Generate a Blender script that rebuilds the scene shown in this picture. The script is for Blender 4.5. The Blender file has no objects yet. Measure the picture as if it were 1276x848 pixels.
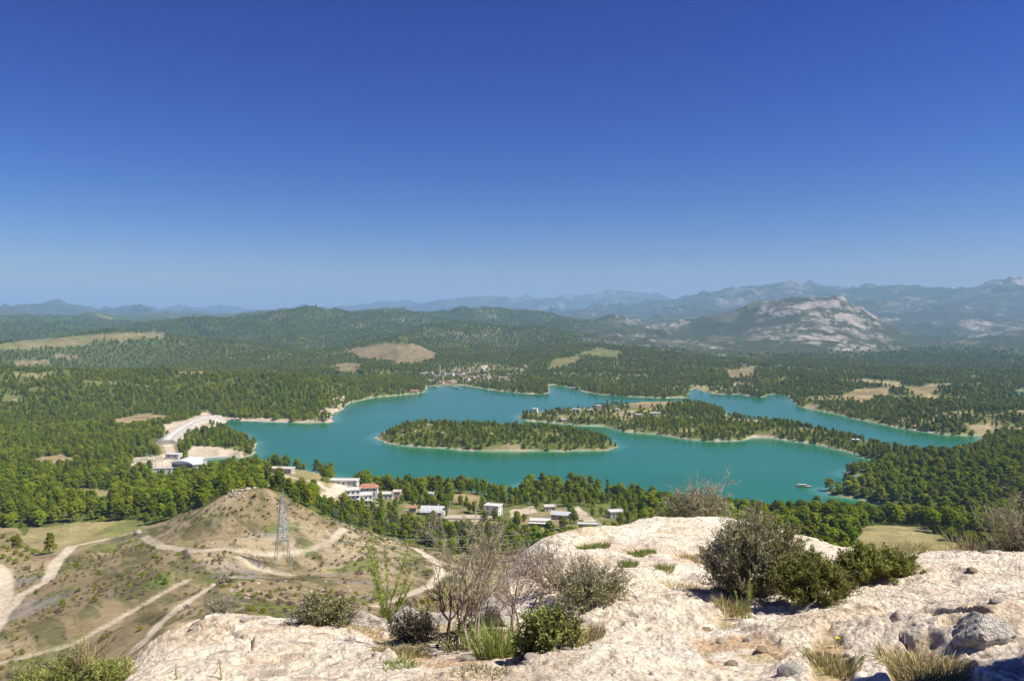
import bpy, bmesh, math, random
import numpy as np
from mathutils import Vector, Matrix, Euler

# ------------------------------------------------------------------ camera, sky, sun, exposure
S = bpy.context.scene
COL = S.collection
F, UC, HZ, H = 973.0, 638.0, 392.0, 150.0      # focal length in photo pixels, centre column, horizon row, eye height above the lake
cam_d = bpy.data.cameras.new('camera'); cam = bpy.data.objects.new('camera', cam_d); COL.objects.link(cam)
cam.location = (0, 0, H); cam.rotation_euler = (math.radians(90), 0, 0)
cam_d.sensor_fit = 'HORIZONTAL'; cam_d.sensor_width = 36.0
cam_d.lens = 36.0*F/1276.0
cam_d.shift_y = (HZ-424.0)/1276.0
cam_d.clip_start = 0.3; cam_d.clip_end = 60000
S.camera = cam

SUN_EL, SUN_AZ = math.radians(54), math.radians(104)   # azimuth measured clockwise from the view direction (+Y)
sdir = Vector((math.cos(SUN_EL)*math.sin(SUN_AZ), math.cos(SUN_EL)*math.cos(SUN_AZ), math.sin(SUN_EL)))
W = bpy.data.worlds.new('World'); S.world = W; W.use_nodes = True
nt = W.node_tree; nt.nodes.clear()
sky = nt.nodes.new('ShaderNodeTexSky'); sky.sky_type = 'NISHITA'; sky.sun_disc = False
sky.sun_elevation = SUN_EL; sky.sun_rotation = SUN_AZ
sky.altitude = 300; sky.air_density = 1.0; sky.dust_density = 0.6; sky.ozone_density = 3.0
hs = nt.nodes.new('ShaderNodeHueSaturation'); hs.inputs['Saturation'].default_value = 1.3
gm = nt.nodes.new('ShaderNodeGamma'); gm.inputs['Gamma'].default_value = 1.15
sp = nt.nodes.new('ShaderNodeSeparateColor'); cb = nt.nodes.new('ShaderNodeCombineColor')     # deep polarised summer blue: contrast curve on the whole sky
bg = nt.nodes.new('ShaderNodeBackground'); bg.inputs['Strength'].default_value = 0.06
wo = nt.nodes.new('ShaderNodeOutputWorld')
nt.links.new(sky.outputs[0], hs.inputs['Color']); nt.links.new(hs.outputs[0], gm.inputs[0]); nt.links.new(gm.outputs[0], sp.inputs[0])
for i, (pw, ml) in enumerate(((1.57, .178), (1.62, .130), (1.2, .40))):
    p_ = nt.nodes.new('ShaderNodeMath'); p_.operation = 'POWER'; p_.inputs[1].default_value = pw
    m_ = nt.nodes.new('ShaderNodeMath'); m_.operation = 'MULTIPLY'; m_.inputs[1].default_value = ml
    nt.links.new(sp.outputs[i], p_.inputs[0]); nt.links.new(p_.outputs[0], m_.inputs[0]); nt.links.new(m_.outputs[0], cb.inputs[i])
nt.links.new(cb.outputs[0], bg.inputs[0]); nt.links.new(bg.outputs[0], wo.inputs[0])
sl = bpy.data.lights.new('sun', 'SUN'); sl.energy = 4.2; sl.angle = math.radians(0.55); sl.color = (1.0, 0.95, 0.86)
so = bpy.data.objects.new('sun', sl); COL.objects.link(so); so.location = (200, 0, 600)
so.rotation_euler = (-sdir).to_track_quat('-Z', 'Y').to_euler()
vs = S.view_settings
S.display_settings.display_device = 'sRGB'; vs.view_transform = 'Standard'; vs.look = 'None'; vs.gamma = 1; vs.use_curve_mapping = False
vs.exposure = 1.0
S.render.engine = 'CYCLES'
S.cycles.use_denoising = True; S.cycles.use_adaptive_sampling = True; S.cycles.adaptive_threshold = 0.02
S.cycles.max_bounces = 5; S.cycles.diffuse_bounces = 2; S.cycles.glossy_bounces = 2; S.cycles.transmission_bounces = 3
S.cycles.volume_bounces = 0; S.cycles.transparent_max_bounces = 6; S.cycles.caustics_reflective = False; S.cycles.caustics_refractive = False

RNG = np.random.default_rng(7); random.seed(7)

# ------------------------------------------------------------------ numeric helpers
def _h(ix, iy, s):
    a = (ix.astype(np.int64)*374761393 + iy.astype(np.int64)*668265263 + s*2147483647*3) & 0xffffffff
    a = ((a ^ (a >> 13))*1274126177) & 0xffffffff
    a = a ^ (a >> 16)
    return (a & 0xffff)/65535.0
def vnoise(x, y, s=0):
    ix = np.floor(x); iy = np.floor(y); fx = x-ix; fy = y-iy
    fx = fx*fx*fx*(fx*(fx*6-15)+10); fy = fy*fy*fy*(fy*(fy*6-15)+10)
    a = _h(ix, iy, s); b = _h(ix+1, iy, s); c = _h(ix, iy+1, s); d = _h(ix+1, iy+1, s)
    return (a+(b-a)*fx)*(1-fy)+(c+(d-c)*fx)*fy
def fbm(x, y, s=0, o=5, g=0.5, l=2.03):
    t = 0; a = 1; n = 0
    for i in range(o):
        ca, sa = math.cos(0.6*i), math.sin(0.6*i)
        t = t+a*(vnoise((x*ca-y*sa)*l**i, (x*sa+y*ca)*l**i, s+i*17)-0.5)*2; n += a; a *= g
    return t/n
def ridged(x, y, s=0, o=5, g=0.5):
    t = 0; a = 1; n = 0; w = 1.0
    for i in range(o):
        ca, sa = math.cos(0.6*i), math.sin(0.6*i)
        v = 1-np.abs(vnoise((x*ca-y*sa)*2.05**i, (x*sa+y*ca)*2.05**i, s+i*13)-0.5)*2.6
        v = np.clip(v, 0, 1)**2
        t = t+a*v*w; n += a; a *= g; w = np.clip(v*1.6, 0, 1)
    return t/n
def sst(a, b, x):
    t = np.clip((x-a)/(b-a), 0, 1); return t*t*(3-2*t)
def voronoi(x, y, s=0):
    ix = np.floor(x); iy = np.floor(y); d1 = np.full(x.shape, 9.0); d2 = np.full(x.shape, 9.0); cid = np.zeros(x.shape)
    for dx in (-1, 0, 1):
        for dy in (-1, 0, 1):
            cx, cy = ix+dx, iy+dy
            d = np.hypot(cx+_h(cx, cy, s+1)-x, cy+_h(cx, cy, s+2)-y)
            m = d < d1
            d2 = np.where(m, d1, np.minimum(d2, d)); cid = np.where(m, _h(cx, cy, s+3), cid); d1 = np.where(m, d, d1)
    return d1, d2, cid
def inpoly(x, y, poly):
    r = np.zeros(x.shape, bool); n = len(poly)
    for i in range(n):
        x1, y1 = poly[i]; x2, y2 = poly[(i+1) % n]
        if y1 == y2: continue
        r ^= ((y1 > y) != (y2 > y)) & (x < (x2-x1)*(y-y1)/(y2-y1)+x1)
    return r
def segdist(x, y, pts, closed=False):
    d = np.full(x.shape, 1e12); n = len(pts)
    for i in range(n if closed else n-1):
        x1, y1 = pts[i]; x2, y2 = pts[(i+1) % n]; dx, dy = x2-x1, y2-y1
        t = np.clip(((x-x1)*dx+(y-y1)*dy)/(dx*dx+dy*dy+1e-9), 0, 1)
        d = np.minimum(d, (x-x1-t*dx)**2+(y-y1-t*dy)**2)
    return np.sqrt(d)
def sdf(x, y, poly):
    d = segdist(x, y, poly, True); return np.where(inpoly(x, y, poly), -d, d)
def rough(poly, amp, n=4, s=3, seed=0):
    out = []; m = len(poly)
    for i in range(m):
        a = np.array(poly[i]); b = np.array(poly[(i+1) % m]); L = np.hypot(*(b-a))
        k = max(1, int(L/s)); nx = np.array((-(b-a)[1], (b-a)[0]))/(L+1e-9)
        for j in range(k):
            p = a+(b-a)*j/k
            q = fbm(np.array([p[0]/amp/6]), np.array([p[1]/amp/6]), seed, 3)[0]*amp*2
            out.append(tuple(p+nx*q))
    return out
def PW(u, v, z=0.0):                      # point at height z seen in that pixel
    Y = (H-z)*F/(v-HZ); return ((u-UC)*Y/F, Y)
def wpoly(px): return [PW(u, v) for u, v in px]

# ------------------------------------------------------------------ material helpers
MATS = {}
def nodes_of(m): return m.node_tree.nodes, m.node_tree.links
def mat(name, col, rough_=0.8, var=0.25, scale=3.0, bump=0.0, bscale=20.0, spec=0.3, metal=0.0, trans=0.0, objvar=0.0, col2=None):
    """plain procedural material: two-tone noise on the base colour, optional bump, translucency and per-instance variation"""
    m = bpy.data.materials.new(name); m.use_nodes = True; N, L = nodes_of(m); N.clear()
    out = N.new('ShaderNodeOutputMaterial'); b = N.new('ShaderNodeBsdfPrincipled')
    b.inputs['Roughness'].default_value = rough_; b.inputs['Specular IOR Level'].default_value = spec; b.inputs['Metallic'].default_value = metal
    tc = N.new('ShaderNodeTexCoord'); nz = N.new('ShaderNodeTexNoise'); nz.inputs['Scale'].default_value = scale; nz.inputs['Detail'].default_value = 4
    L.new(tc.outputs['Object'], nz.inputs['Vector'])
    mx = N.new('ShaderNodeMix'); mx.data_type = 'RGBA'
    c = np.array(col); c2 = np.array(col2) if col2 is not None else c*(1-var)
    c1 = c if col2 is not None else np.minimum(c*(1+var), 0.95)
    mx.inputs['A'].default_value = (*c2, 1); mx.inputs['B'].default_value = (*c1, 1)
    cr = N.new('ShaderNodeMapRange'); cr.inputs['From Min'].default_value = 0.32; cr.inputs['From Max'].default_value = 0.68
    L.new(nz.outputs['Fac'], cr.inputs['Value']); L.new(cr.outputs[0], mx.inputs['Factor'])
    last = mx.outputs['Result']
    if objvar:
        oi = N.new('ShaderNodeObjectInfo'); h = N.new('ShaderNodeHueSaturation')
        r1 = N.new('ShaderNodeMapRange'); r1.inputs['To Min'].default_value = 1-objvar; r1.inputs['To Max'].default_value = 1+objvar
        L.new(oi.outputs['Random'], r1.inputs['Value']); L.new(r1.outputs[0], h.inputs['Value'])
        ml = N.new('ShaderNodeMath'); ml.operation = 'MULTIPLY'; ml.inputs[1].default_value = 7.31
        fr = N.new('ShaderNodeMath'); fr.operation = 'FRACT'
        r2 = N.new('ShaderNodeMapRange'); r2.inputs['To Min'].default_value = 0.47; r2.inputs['To Max'].default_value = 0.52
        L.new(oi.outputs['Random'], ml.inputs[0]); L.new(ml.outputs[0], fr.inputs[0]); L.new(fr.outputs[0], r2.inputs['Value']); L.new(r2.outputs[0], h.inputs['Hue'])
        L.new(last, h.inputs['Color']); last = h.outputs[0]
    L.new(last, b.inputs['Base Color'])
    if bump:
        n2 = N.new('ShaderNodeTexNoise'); n2.inputs['Scale'].default_value = bscale; n2.inputs['Detail'].default_value = 5
        L.new(tc.outputs['Object'], n2.inputs['Vector'])
        bp = N.new('ShaderNodeBump'); bp.inputs['Strength'].default_value = bump; bp.inputs['Distance'].default_value = 0.1
        L.new(n2.outputs['Fac'], bp.inputs['Height']); L.new(bp.outputs[0], b.inputs['Normal'])
    if trans:
        tl = N.new('ShaderNodeBsdfTranslucent'); L.new(last, tl.inputs['Color'])
        ms = N.new('ShaderNodeMixShader'); ms.inputs[0].default_value = trans
        L.new(b.outputs[0], ms.inputs[1]); L.new(tl.outputs[0], ms.inputs[2]); L.new(ms.outputs[0], out.inputs[0])
    else:
        L.new(b.outputs[0], out.inputs[0])
    MATS[name] = m
    return m

# ------------------------------------------------------------------ object helpers
def link(name, me, parent=None, m=None):
    o = bpy.data.objects.new(name, me); COL.objects.link(o)
    if parent is not None: o.parent = parent
    if m is not None and me is not None and not me.materials: me.materials.append(m)
    return o
def tag(o, label=None, cat=None, group=None, kind=None):
    if label: o['label'] = label
    if cat: o['category'] = cat
    if group: o['group'] = group
    if kind: o['kind'] = kind
    return o
def thing(name, label, cat, loc=(0, 0, 0), rz=0.0, group=None, scale=1.0):
    o = bpy.data.objects.new(name, None); COL.objects.link(o); o.location = loc; o.rotation_euler = (0, 0, rz)
    o.scale = (scale,)*3; o.empty_display_size = 0.2
    return tag(o, label, cat, group)
def mesh_np(name, verts, quads=None, tris=None, smooth=False):
    me = bpy.data.meshes.new(name); verts = np.asarray(verts, np.float32)
    me.vertices.add(len(verts)); me.vertices.foreach_set('co', verts.ravel())
    idx = []; start = []; k = 0
    if quads is not None and len(quads):
        q = np.asarray(quads, np.int32); idx.append(q.ravel()); start.append(np.arange(len(q))*4); k = len(q)*4
    if tris is not None and len(tris):
        t = np.asarray(tris, np.int32); idx.append(t.ravel()); start.append(k+np.arange(len(t))*3)
    idx = np.concatenate(idx); start = np.concatenate(start)
    me.loops.add(len(idx)); me.loops.foreach_set('vertex_index', idx.astype(np.int32))
    me.polygons.add(len(start)); me.polygons.foreach_set('loop_start', start.astype(np.int32))
    me.polygons.foreach_set('use_smooth', np.full(len(start), bool(smooth)))
    me.update(calc_edges=True); me.validate()
    return me
def grid_faces(nr, nc):
    i = np.arange(nr*nc).reshape(nr, nc)
    return np.stack([i[:-1, :-1], i[:-1, 1:], i[1:, 1:], i[1:, :-1]], -1).reshape(-1, 4)
def color_attr(me, name, rgb):
    a = me.color_attributes.new(name, 'FLOAT_COLOR', 'POINT')
    a.data.foreach_set('color', np.concatenate([rgb, np.ones((len(rgb), 1))], 1).astype(np.float32).ravel())
class RBF:
    def __init__(s, p, v, c=0.06, lam=1e-4):
        s.p = np.asarray(p, float); s.c = c; n = len(s.p); v = np.asarray(v, float)
        d = np.sqrt(((s.p[:, None]-s.p[None])**2).sum(-1)+c*c)
        P = np.concatenate([np.ones((n, 1)), s.p], 1)
        A = np.zeros((n+3, n+3)); A[:n, :n] = -d+np.eye(n)*lam; A[:n, n:] = P; A[n:, :n] = P.T
        s.w = np.linalg.solve(A, np.concatenate([v, np.zeros(3)]))
    def __call__(s, x, y):
        sh = x.shape; x = x.ravel(); y = y.ravel(); out = np.empty(len(x)); n = len(s.p)
        for i in range(0, len(x), 40000):
            a, b = x[i:i+40000, None], y[i:i+40000, None]
            d = np.sqrt((a-s.p[:, 0])**2+(b-s.p[:, 1])**2+s.c**2)
            out[i:i+40000] = -(d@s.w[:n])+s.w[n]+a[:, 0]*s.w[n+1]+b[:, 0]*s.w[n+2]
        return out.reshape(sh)

# ================================================================== THE LAND
# control points of the land: (u, v, Y) = the ground seen in that pixel at forward distance Y;  ('z', u, Y, z) = height given directly
CP = []
_d0 = [0, 2600, 3600, 5000, 6800, 10300, 12500, 16500]; _d1 = [0, 2600, 4300, 7000, 11000, 16000, 18500, 24000]     # sketch distance -> real distance
def c(u, v, Y, dz=0):
    Y = float(np.interp(Y, _d0, _d1)); CP.append(((u-UC)*Y/F, Y, H-(v-HZ)*Y/F+dz))
def cz(u, Y, z): Y = float(np.interp(Y, _d0, _d1)); CP.append(((u-UC)*Y/F, Y, z))
for u in (-300, 100, 350, 638, 950, 1250, 1700): cz(u, 6, 144.5); cz(u, 13, 143)
for u, z in ((-300, 136), (60, 134), (300, 137), (500, 136), (700, 133), (950, 133), (1300, 136), (1700, 138)): cz(u, 26, z)
for u, z in ((-300, 118), (60, 112), (200, 118), (300, 120), (480, 120), (700, 112), (950, 112), (1250, 117), (1700, 122)): cz(u, 60, z)
for u, z in ((-300, 92), (60, 94), (200, 104), (300, 106), (450, 104), (650, 97), (950, 95), (1250, 100), (1700, 106)): cz(u, 100, z)
for u, z in ((-300, 62), (60, 70), (200, 88), (300, 89.5), (450, 86), (650, 80), (950, 78), (1250, 84), (1700, 92)): cz(u, 155, z)
c(0, 846, 220); c(100, 822, 232); c(200, 755, 205); c(290, 722, 230); c(250, 735, 220); c(350, 735, 250); c(-250, 800, 250, -8)
c(150, 742, 300); c(230, 702, 325); c(100, 762, 282); c(353, 710, 340); c(300, 700, 335); c(430, 722, 290); c(450, 745, 245); c(520, 745, 262)
c(0, 770, 325); c(50, 735, 345); c(120, 712, 350); c(0, 700, 410); c(60, 688, 425); c(-250, 720, 400); c(-500, 650, 500)
c(100, 668, 480); c(180, 655, 470); c(170, 685, 390); c(220, 655, 415); c(250, 632, 420); c(300, 607, 420); c(330, 612, 412); c(300, 640, 392)
c(345, 640, 392); c(380, 648, 385); c(420, 668, 372); c(470, 692, 350); c(545, 712, 325); c(500, 735, 285); c(480, 672, 430); c(560, 690, 400); c(600, 735, 290); c(410, 641, 450)
c(300, 612, 500, -4); c(250, 612, 500, -4); c(350, 604, 545); c(345, 586, 620); c(380, 590, 610); c(400, 610, 545); c(445, 626, 540); c(520, 640, 520); c(470, 655, 470); c(560, 664, 460)
c(610, 643, 520); c(570, 624, 590); c(650, 668, 440); c(690, 655, 470); c(770, 645, 500); c(740, 650, 480); c(720, 625, 580); c(800, 680, 400); c(800, 640, 530)
c(900, 650, 500); c(1000, 655, 480); c(1000, 720, 300); c(1120, 667, 400); c(1075, 656, 455); c(1185, 682, 360); c(1250, 700, 320); c(1400, 690, 350); c(1700, 640, 500)
cz(1150, 540, 8); cz(1150, 640, 6); cz(1200, 700, 12); cz(1270, 620, 16); cz(1200, 820, 9); cz(1276, 900, 9); cz(1500, 700, 22); cz(1500, 900, 20); cz(1090, 640, 4)
# valley below the dam and the wooded plain on the left
for u, Y, z in ((100, 600, 8), (0, 560, 12), (-200, 600, 14), (150, 720, 4), (0, 760, 5), (230, 760, 2.5), (100, 940, 3), (0, 980, 4), (200, 930, 3), (-200, 950, 8), (230, 640, 8), (290, 900, 7), (250, 1060, 6), (-500, 900, 16)): cz(u, Y, z)
# left forested hill and headland
for u, v, Y in ((0, 462, 1500), (100, 452, 1480), (200, 451, 1450), (270, 456, 1420), (330, 457, 1400), (390, 470, 1350), (430, 478, 1330), (300, 500, 1170), (200, 510, 1120), (100, 520, 1060), (0, 515, 1080), (370, 508, 1140), (460, 474, 1500), (500, 472, 1600), (-300, 470, 1500)): c(u, v, Y)
for u in (-300, 0, 100, 200, 300, 380): cz(u, 1780, 12); cz(u, 2150, 8)
for u in (150, 300, 420): cz(u, 2900, 28)
for u, v, Y in ((0, 446, 2550), (150, 442, 2550), (300, 444, 2500), (430, 458, 1900), (0, 425, 2500), (150, 420, 2600), (300, 425, 2500), (450, 452, 2150), (490, 430, 2550), (540, 446, 2300), (430, 430, 2600),
                (0, 404, 3600), (150, 402, 3600), (280, 402, 3400), (330, 396, 3450), (390, 391, 3500), (440, 396, 3500), (480, 405, 3400), (520, 398, 3800), (580, 390, 4100), (640, 388, 4100), (690, 400, 3900), (720, 412, 3500), (600, 412, 3100), (660, 425, 2800),
                (0, 386, 6000), (40, 378, 6500), (120, 386, 6500), (200, 390, 6500), (300, 394, 5500), (-300, 378, 6500), (400, 396, 4600), (500, 398, 5200), (600, 394, 5200), (-700, 380, 6000)): c(u, v, Y)
# centre back: village, spit, hills behind
for u, v, Y in ((560, 470, 1880), (600, 462, 2050), (640, 480, 1690), (700, 468, 1850), (745, 438, 2450), (720, 446, 2250), (790, 450, 2200), (800, 474, 1780), (840, 478, 1700), (760, 470, 1820), (830, 456, 2100), (560, 452, 2250), (640, 446, 2300), (690, 440, 2400)): c(u, v, Y)
# islands and the long peninsula
for u, Y, z in ((515, 960, 13), (600, 965, 11), (690, 950, 9), (560, 930, 9), (740, 930, 4), (690, 1160, 8), (780, 1170, 10), (860, 1150, 11), (900, 1080, 9), (980, 1010, 9), (1060, 940, 8), (1100, 890, 6), (820, 1300, 3)): cz(u, Y, z)
# right hills beyond the arm
for u, v, Y in ((900, 466, 1900), (930, 470, 1750), (990, 459, 2050), (1060, 466, 1850), (1100, 468, 1750), (1100, 500, 1250), (1180, 478, 1550), (1200, 512, 1120), (1276, 490, 1500), (1276, 510, 1130), (1040, 490, 1420), (1400, 500, 1300), (1700, 480, 1500)): c(u, v, Y)
# valley floor and the mountains
for u, v, Y in ((860, 444, 2500), (950, 450, 2450), (1050, 456, 2300), (1140, 460, 2350), (1276, 468, 2150), (1150, 452, 2750), (1276, 440, 2800), (1400, 450, 2600), (1800, 430, 2600),
                (760, 420, 3100), (820, 428, 2850), (860, 416, 3200), (905, 400, 3500), (950, 383, 3700), (985, 373, 3750), (1040, 371, 3650), (1085, 389, 3550), (1110, 414, 3400), (1138, 440, 3000), (1060, 430, 3000), (960, 430, 2950), (1010, 405, 3250),
                (1040, 395, 4500), (950, 396, 4600), (1130, 420, 4100), (1160, 428, 3600), (1210, 421, 3500), (1276, 404, 3500), (1400, 395, 3500), (1230, 408, 4300), (1280, 400, 4500), (850, 405, 4500), (760, 408, 4500),
                (720, 388, 6600), (800, 388, 6300), (850, 379, 6500), (900, 369, 6600), (935, 360, 6700), (967, 352, 6700), (1000, 357, 6700), (1060, 351, 6800), (1140, 350, 6800), (1180, 358, 6800), (1230, 354, 6800), (1276, 353, 6800), (1500, 350, 6800), (1900, 350, 6800),
                (1000, 385, 5400), (1100, 380, 5400), (1200, 382, 5400), (900, 390, 5400), (800, 398, 5200)): c(u, v, Y)
for u, v, Y in ((440, 394, 9000), (470, 388, 9300), (520, 380, 9300), (560, 384, 9300), (600, 383, 9300), (650, 374, 10200), (690, 376, 10200), (730, 382, 10000), (760, 368, 10300), (790, 361, 10400), (825, 372, 10300), (860, 378, 10000),
                (340, 392, 9500), (420, 379, 12500), (380, 386, 12500), (260, 378, 12500), (200, 388, 12500), (310, 388, 12500), (100, 389, 12000), (0, 388, 12000), (-400, 385, 12000), (-800, 385, 11000)): c(u, v, Y)
for u in (-600, -200, 200, 500, 800, 1100, 1500, 1900): cz(u, 15000, 60)
for u in (950, 1100, 1276, 1500): cz(u, 8800, 250)
for u in (-200, 100, 300): cz(u, 8500, 130)
CP = np.array(CP)
def tl(X, Y): return np.arctan2(X, Y), np.log(np.maximum(np.hypot(X, Y), 0.5))
land = RBF(np.stack(tl(CP[:, 0], CP[:, 1]), 1), CP[:, 2], 0.05, 2e-3)

LAKE = [(243, 577), (252, 571), (262, 570), (285, 568), (305, 571), (317, 563), (317, 552), (300, 541), (270, 533), (262, 524), (272, 523), (300, 524), (345, 526), (413, 526), (418, 516), (428, 506), (440, 500), (462, 495), (490, 493), (530, 489), (534, 484), (531, 481),
        (560, 480), (580, 480), (592, 482), (610, 485), (650, 490), (680, 491), (684, 487), (680, 481), (688, 479), (705, 482), (722, 486), (745, 491), (775, 494), (820, 496), (857, 495), (860, 486), (860, 481), (872, 486), (895, 491), (920, 491), (945, 495), (962, 491), (978, 492), (986, 499), (992, 505),
        (1012, 510), (1035, 514), (1060, 521), (1088, 526), (1120, 533), (1150, 537), (1175, 541), (1200, 542), (1226, 542), (1226, 553), (1205, 562), (1180, 568), (1150, 568), (1132, 567), (1118, 562), (1098, 556), (1060, 547), (1020, 537), (985, 531), (945, 526), (912, 520), (905, 512), (880, 507),
        (850, 503), (800, 504), (760, 506), (715, 509), (680, 512), (650, 516), (642, 520), (652, 523), (690, 526), (718, 530), (750, 531), (775, 537), (820, 541), (860, 547), (900, 549), (925, 549), (940, 545), (962, 545), (992, 550), (1020, 554), (1050, 562), (1075, 570), (1105, 577), (1118, 578), (1100, 583),
        (1075, 585), (1050, 588), (1052, 592), (1075, 594), (1092, 596), (1080, 600), (1060, 606), (1028, 610), (1045, 616), (1075, 623), (1105, 631), (1140, 640), (1172, 651), (1160, 656), (1120, 648), (1070, 647), (1040, 645), (1010, 644), (980, 648), (950, 650), (900, 644), (850, 640),
        (810, 628), (760, 618), (715, 607), (690, 601), (662, 601), (650, 605), (662, 611), (656, 618), (640, 624), (615, 618), (570, 612), (530, 615), (500, 616), (470, 608), (440, 600), (410, 592), (375, 585), (335, 583), (305, 583), (280, 586), (262, 586), (250, 584)]
lake_w = rough(wpoly(LAKE), 5.0, s=14, seed=5)
ISL = [(469, 545), (474, 540), (490, 536), (520, 533), (560, 534), (600, 535), (650, 537), (700, 538), (735, 542), (757, 549), (770, 556), (757, 561), (730, 562), (690, 562), (640, 562), (590, 561), (545, 558), (505, 555), (482, 551)]
isl_w = rough(wpoly(ISL), 3.0, s=9, seed=8)
POND = wpoly([(1264, 487), (1300, 485), (1340, 493), (1272, 493)])

# polar-log sampling of the land around the viewpoint
TH = np.concatenate([np.radians(np.linspace(-105, -41, 60, endpoint=False)), np.radians(np.linspace(-41, 41, 900)), np.radians(np.linspace(41, 105, 61)[1:])])
LR = np.log(np.concatenate([np.geomspace(7, 150, 110, endpoint=False), np.geomspace(150, 3000, 460, endpoint=False), np.geomspace(3000, 23500, 230)]))
GT, GL = np.meshgrid(TH, LR); R = np.exp(GL); GX = R*np.sin(GT); GY = R*np.cos(GT); RD = np.interp(R, _d1, _d0); GYD = GY*RD/R; SCL = R/RD
def coarse(f, k=3):
    ia = np.unique(np.append(np.arange(0, len(LR), k), len(LR)-1)); ja = np.unique(np.append(np.arange(0, len(TH), k), len(TH)-1))
    A = f(GT[np.ix_(ia, ja)], GL[np.ix_(ia, ja)])
    B = np.stack([np.interp(TH, TH[ja], r_) for r_ in A]); return np.stack([np.interp(LR, LR[ia], B[:, q]) for q in range(B.shape[1])], 1)
Z0 = coarse(land)
# relief
zn = np.zeros_like(Z0)
far = sst(2300, 3600, RD)
zn += fbm(GX/260, GY/260, 1, 5)*(2.0+14*sst(900, 1600, RD)*(1-.6*sst(0, .1, GT)*sst(1700, 2100, R))+16*sst(2200, 3500, RD)*(1-sst(0.0, .14, GT)))*sst(350, 700, R)
zn += fbm(GX/30, GY/30, 2, 4)*1.3*sst(40, 160, R)*(1-sst(450, 900, R)) + fbm(GX/8, GY/8, 3, 3)*0.35*sst(30, 90, R)*(1-sst(450, 800, R))
side = sst(0.02, 0.14, GT)
mtn = np.maximum(sst(2480, 2900, RD)*side*sst(20, 62, Z0+40), sst(5000, 6500, RD))
wx, wy = fbm(GX/900, GY/900, 31, 3)*260, fbm(GX/900, GY/900, 37, 3)*260
rg = ridged((GX+wx)/1300, (GY+wy)/1300, 11, 6, 0.52)
zn += SCL*mtn*((rg-0.42)*(90+60*sst(5000, 8000, RD)))*sst(-20, 120, Z0)
zn += SCL*mtn*(fbm(GX/110, GY/110, 21, 4)*9+(ridged((GX+wx*.4)/330, (GY+wy*.4)/330, 23, 4)-.45)*26)
hills = sst(1900, 2800, RD)*(1-mtn)*(1-.92*sst(-.02, .10, GT))
zn += hills*(ridged((GX+wx)/700, (GY+wy)/700, 51, 4)-0.45)*80
zn += sst(1000, 1300, R)*(1-sst(1900, 2300, R))*(ridged((GX+wx)/420, (GY+wy)/420, 53, 3)-0.5)*44*(1-.7*sst(.0, .15, GT))
ZL = Z0+zn
near_lake = (R > 470) & (R < 2600) & (np.abs(GT) < 0.85)
SD = np.full(R.shape, 900.0); SI = np.full(R.shape, 900.0)
SD[near_lake] = np.minimum(sdf(GX[near_lake], GY[near_lake], lake_w), sdf(GX[near_lake], GY[near_lake], POND)); SI[near_lake] = sdf(GX[near_lake], GY[near_lake], isl_w)
SD = np.maximum(SD, -SI)                      # island cut out of the lake
steep = sst(-.37, -.345, GT)*sst(-.20, -.225, GT)*sst(1040, 1080, R)*sst(1330, 1260, R)      # the headland falls to the water in a rocky bank
prof = 0.35*np.minimum(SD, 5)+np.clip(SD-4, 0, None)*(0.30+.8*steep)
lw = sst(3, 42, SD)
ZG = np.where(SD > 0, np.minimum(np.maximum(ZL, 1.2+0.4*fbm(GX/20, GY/20, 9, 2)), prof+1.0*0+0.1), np.maximum(-9, SD*0.22-0.15))
ZG = np.where((SD > 0) & (SD > 60), np.maximum(ZL, 1.0), ZG)
bl = sst(60, 160, SD)
ZG = np.where(SD > 0, ZG*(1-bl)+np.maximum(ZL, 1.0)*bl, ZG)
ZG = np.where(R > 2400, np.where(SD > 0, ZL, ZG), ZG)

def gz(X, Y, A=None):
    A = ZG if A is None else A
    X = np.atleast_1d(np.asarray(X, float)); Y = np.atleast_1d(np.asarray(Y, float))
    t, l = tl(X, Y)
    i = np.clip(np.interp(t, TH, np.arange(len(TH))), 0, len(TH)-1.001); j = np.clip(np.interp(l, LR, np.arange(len(LR))), 0, len(LR)-1.001)
    i0 = i.astype(int); j0 = j.astype(int); fi = i-i0; fj = j-j0
    return (A[j0, i0]*(1-fi)+A[j0, i0+1]*fi)*(1-fj)+(A[j0+1, i0]*(1-fi)+A[j0+1, i0+1]*fi)*fj
_ys = np.geomspace(30, 14000, 1000)
def hit(u, v, ymin=30.0):
    """the spot of ground seen in that pixel"""
    z = H-(v-HZ)*_ys/F; g = gz((u-UC)*_ys/F, _ys)
    k = np.where((g >= z) & (_ys > ymin))[0]
    if len(k) == 0: Y = (H-3)*F/max(v-HZ, 3)
    else:
        k = k[0]
        if k == 0: Y = _ys[0]
        else:
            a, b = g[k-1]-z[k-1], g[k]-z[k]; Y = _ys[k-1]+(_ys[k]-_ys[k-1])*(-a/(b-a+1e-9))
    X = (u-UC)*Y/F
    return Vector((X, Y, float(gz(X, Y)[0])))

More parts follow.
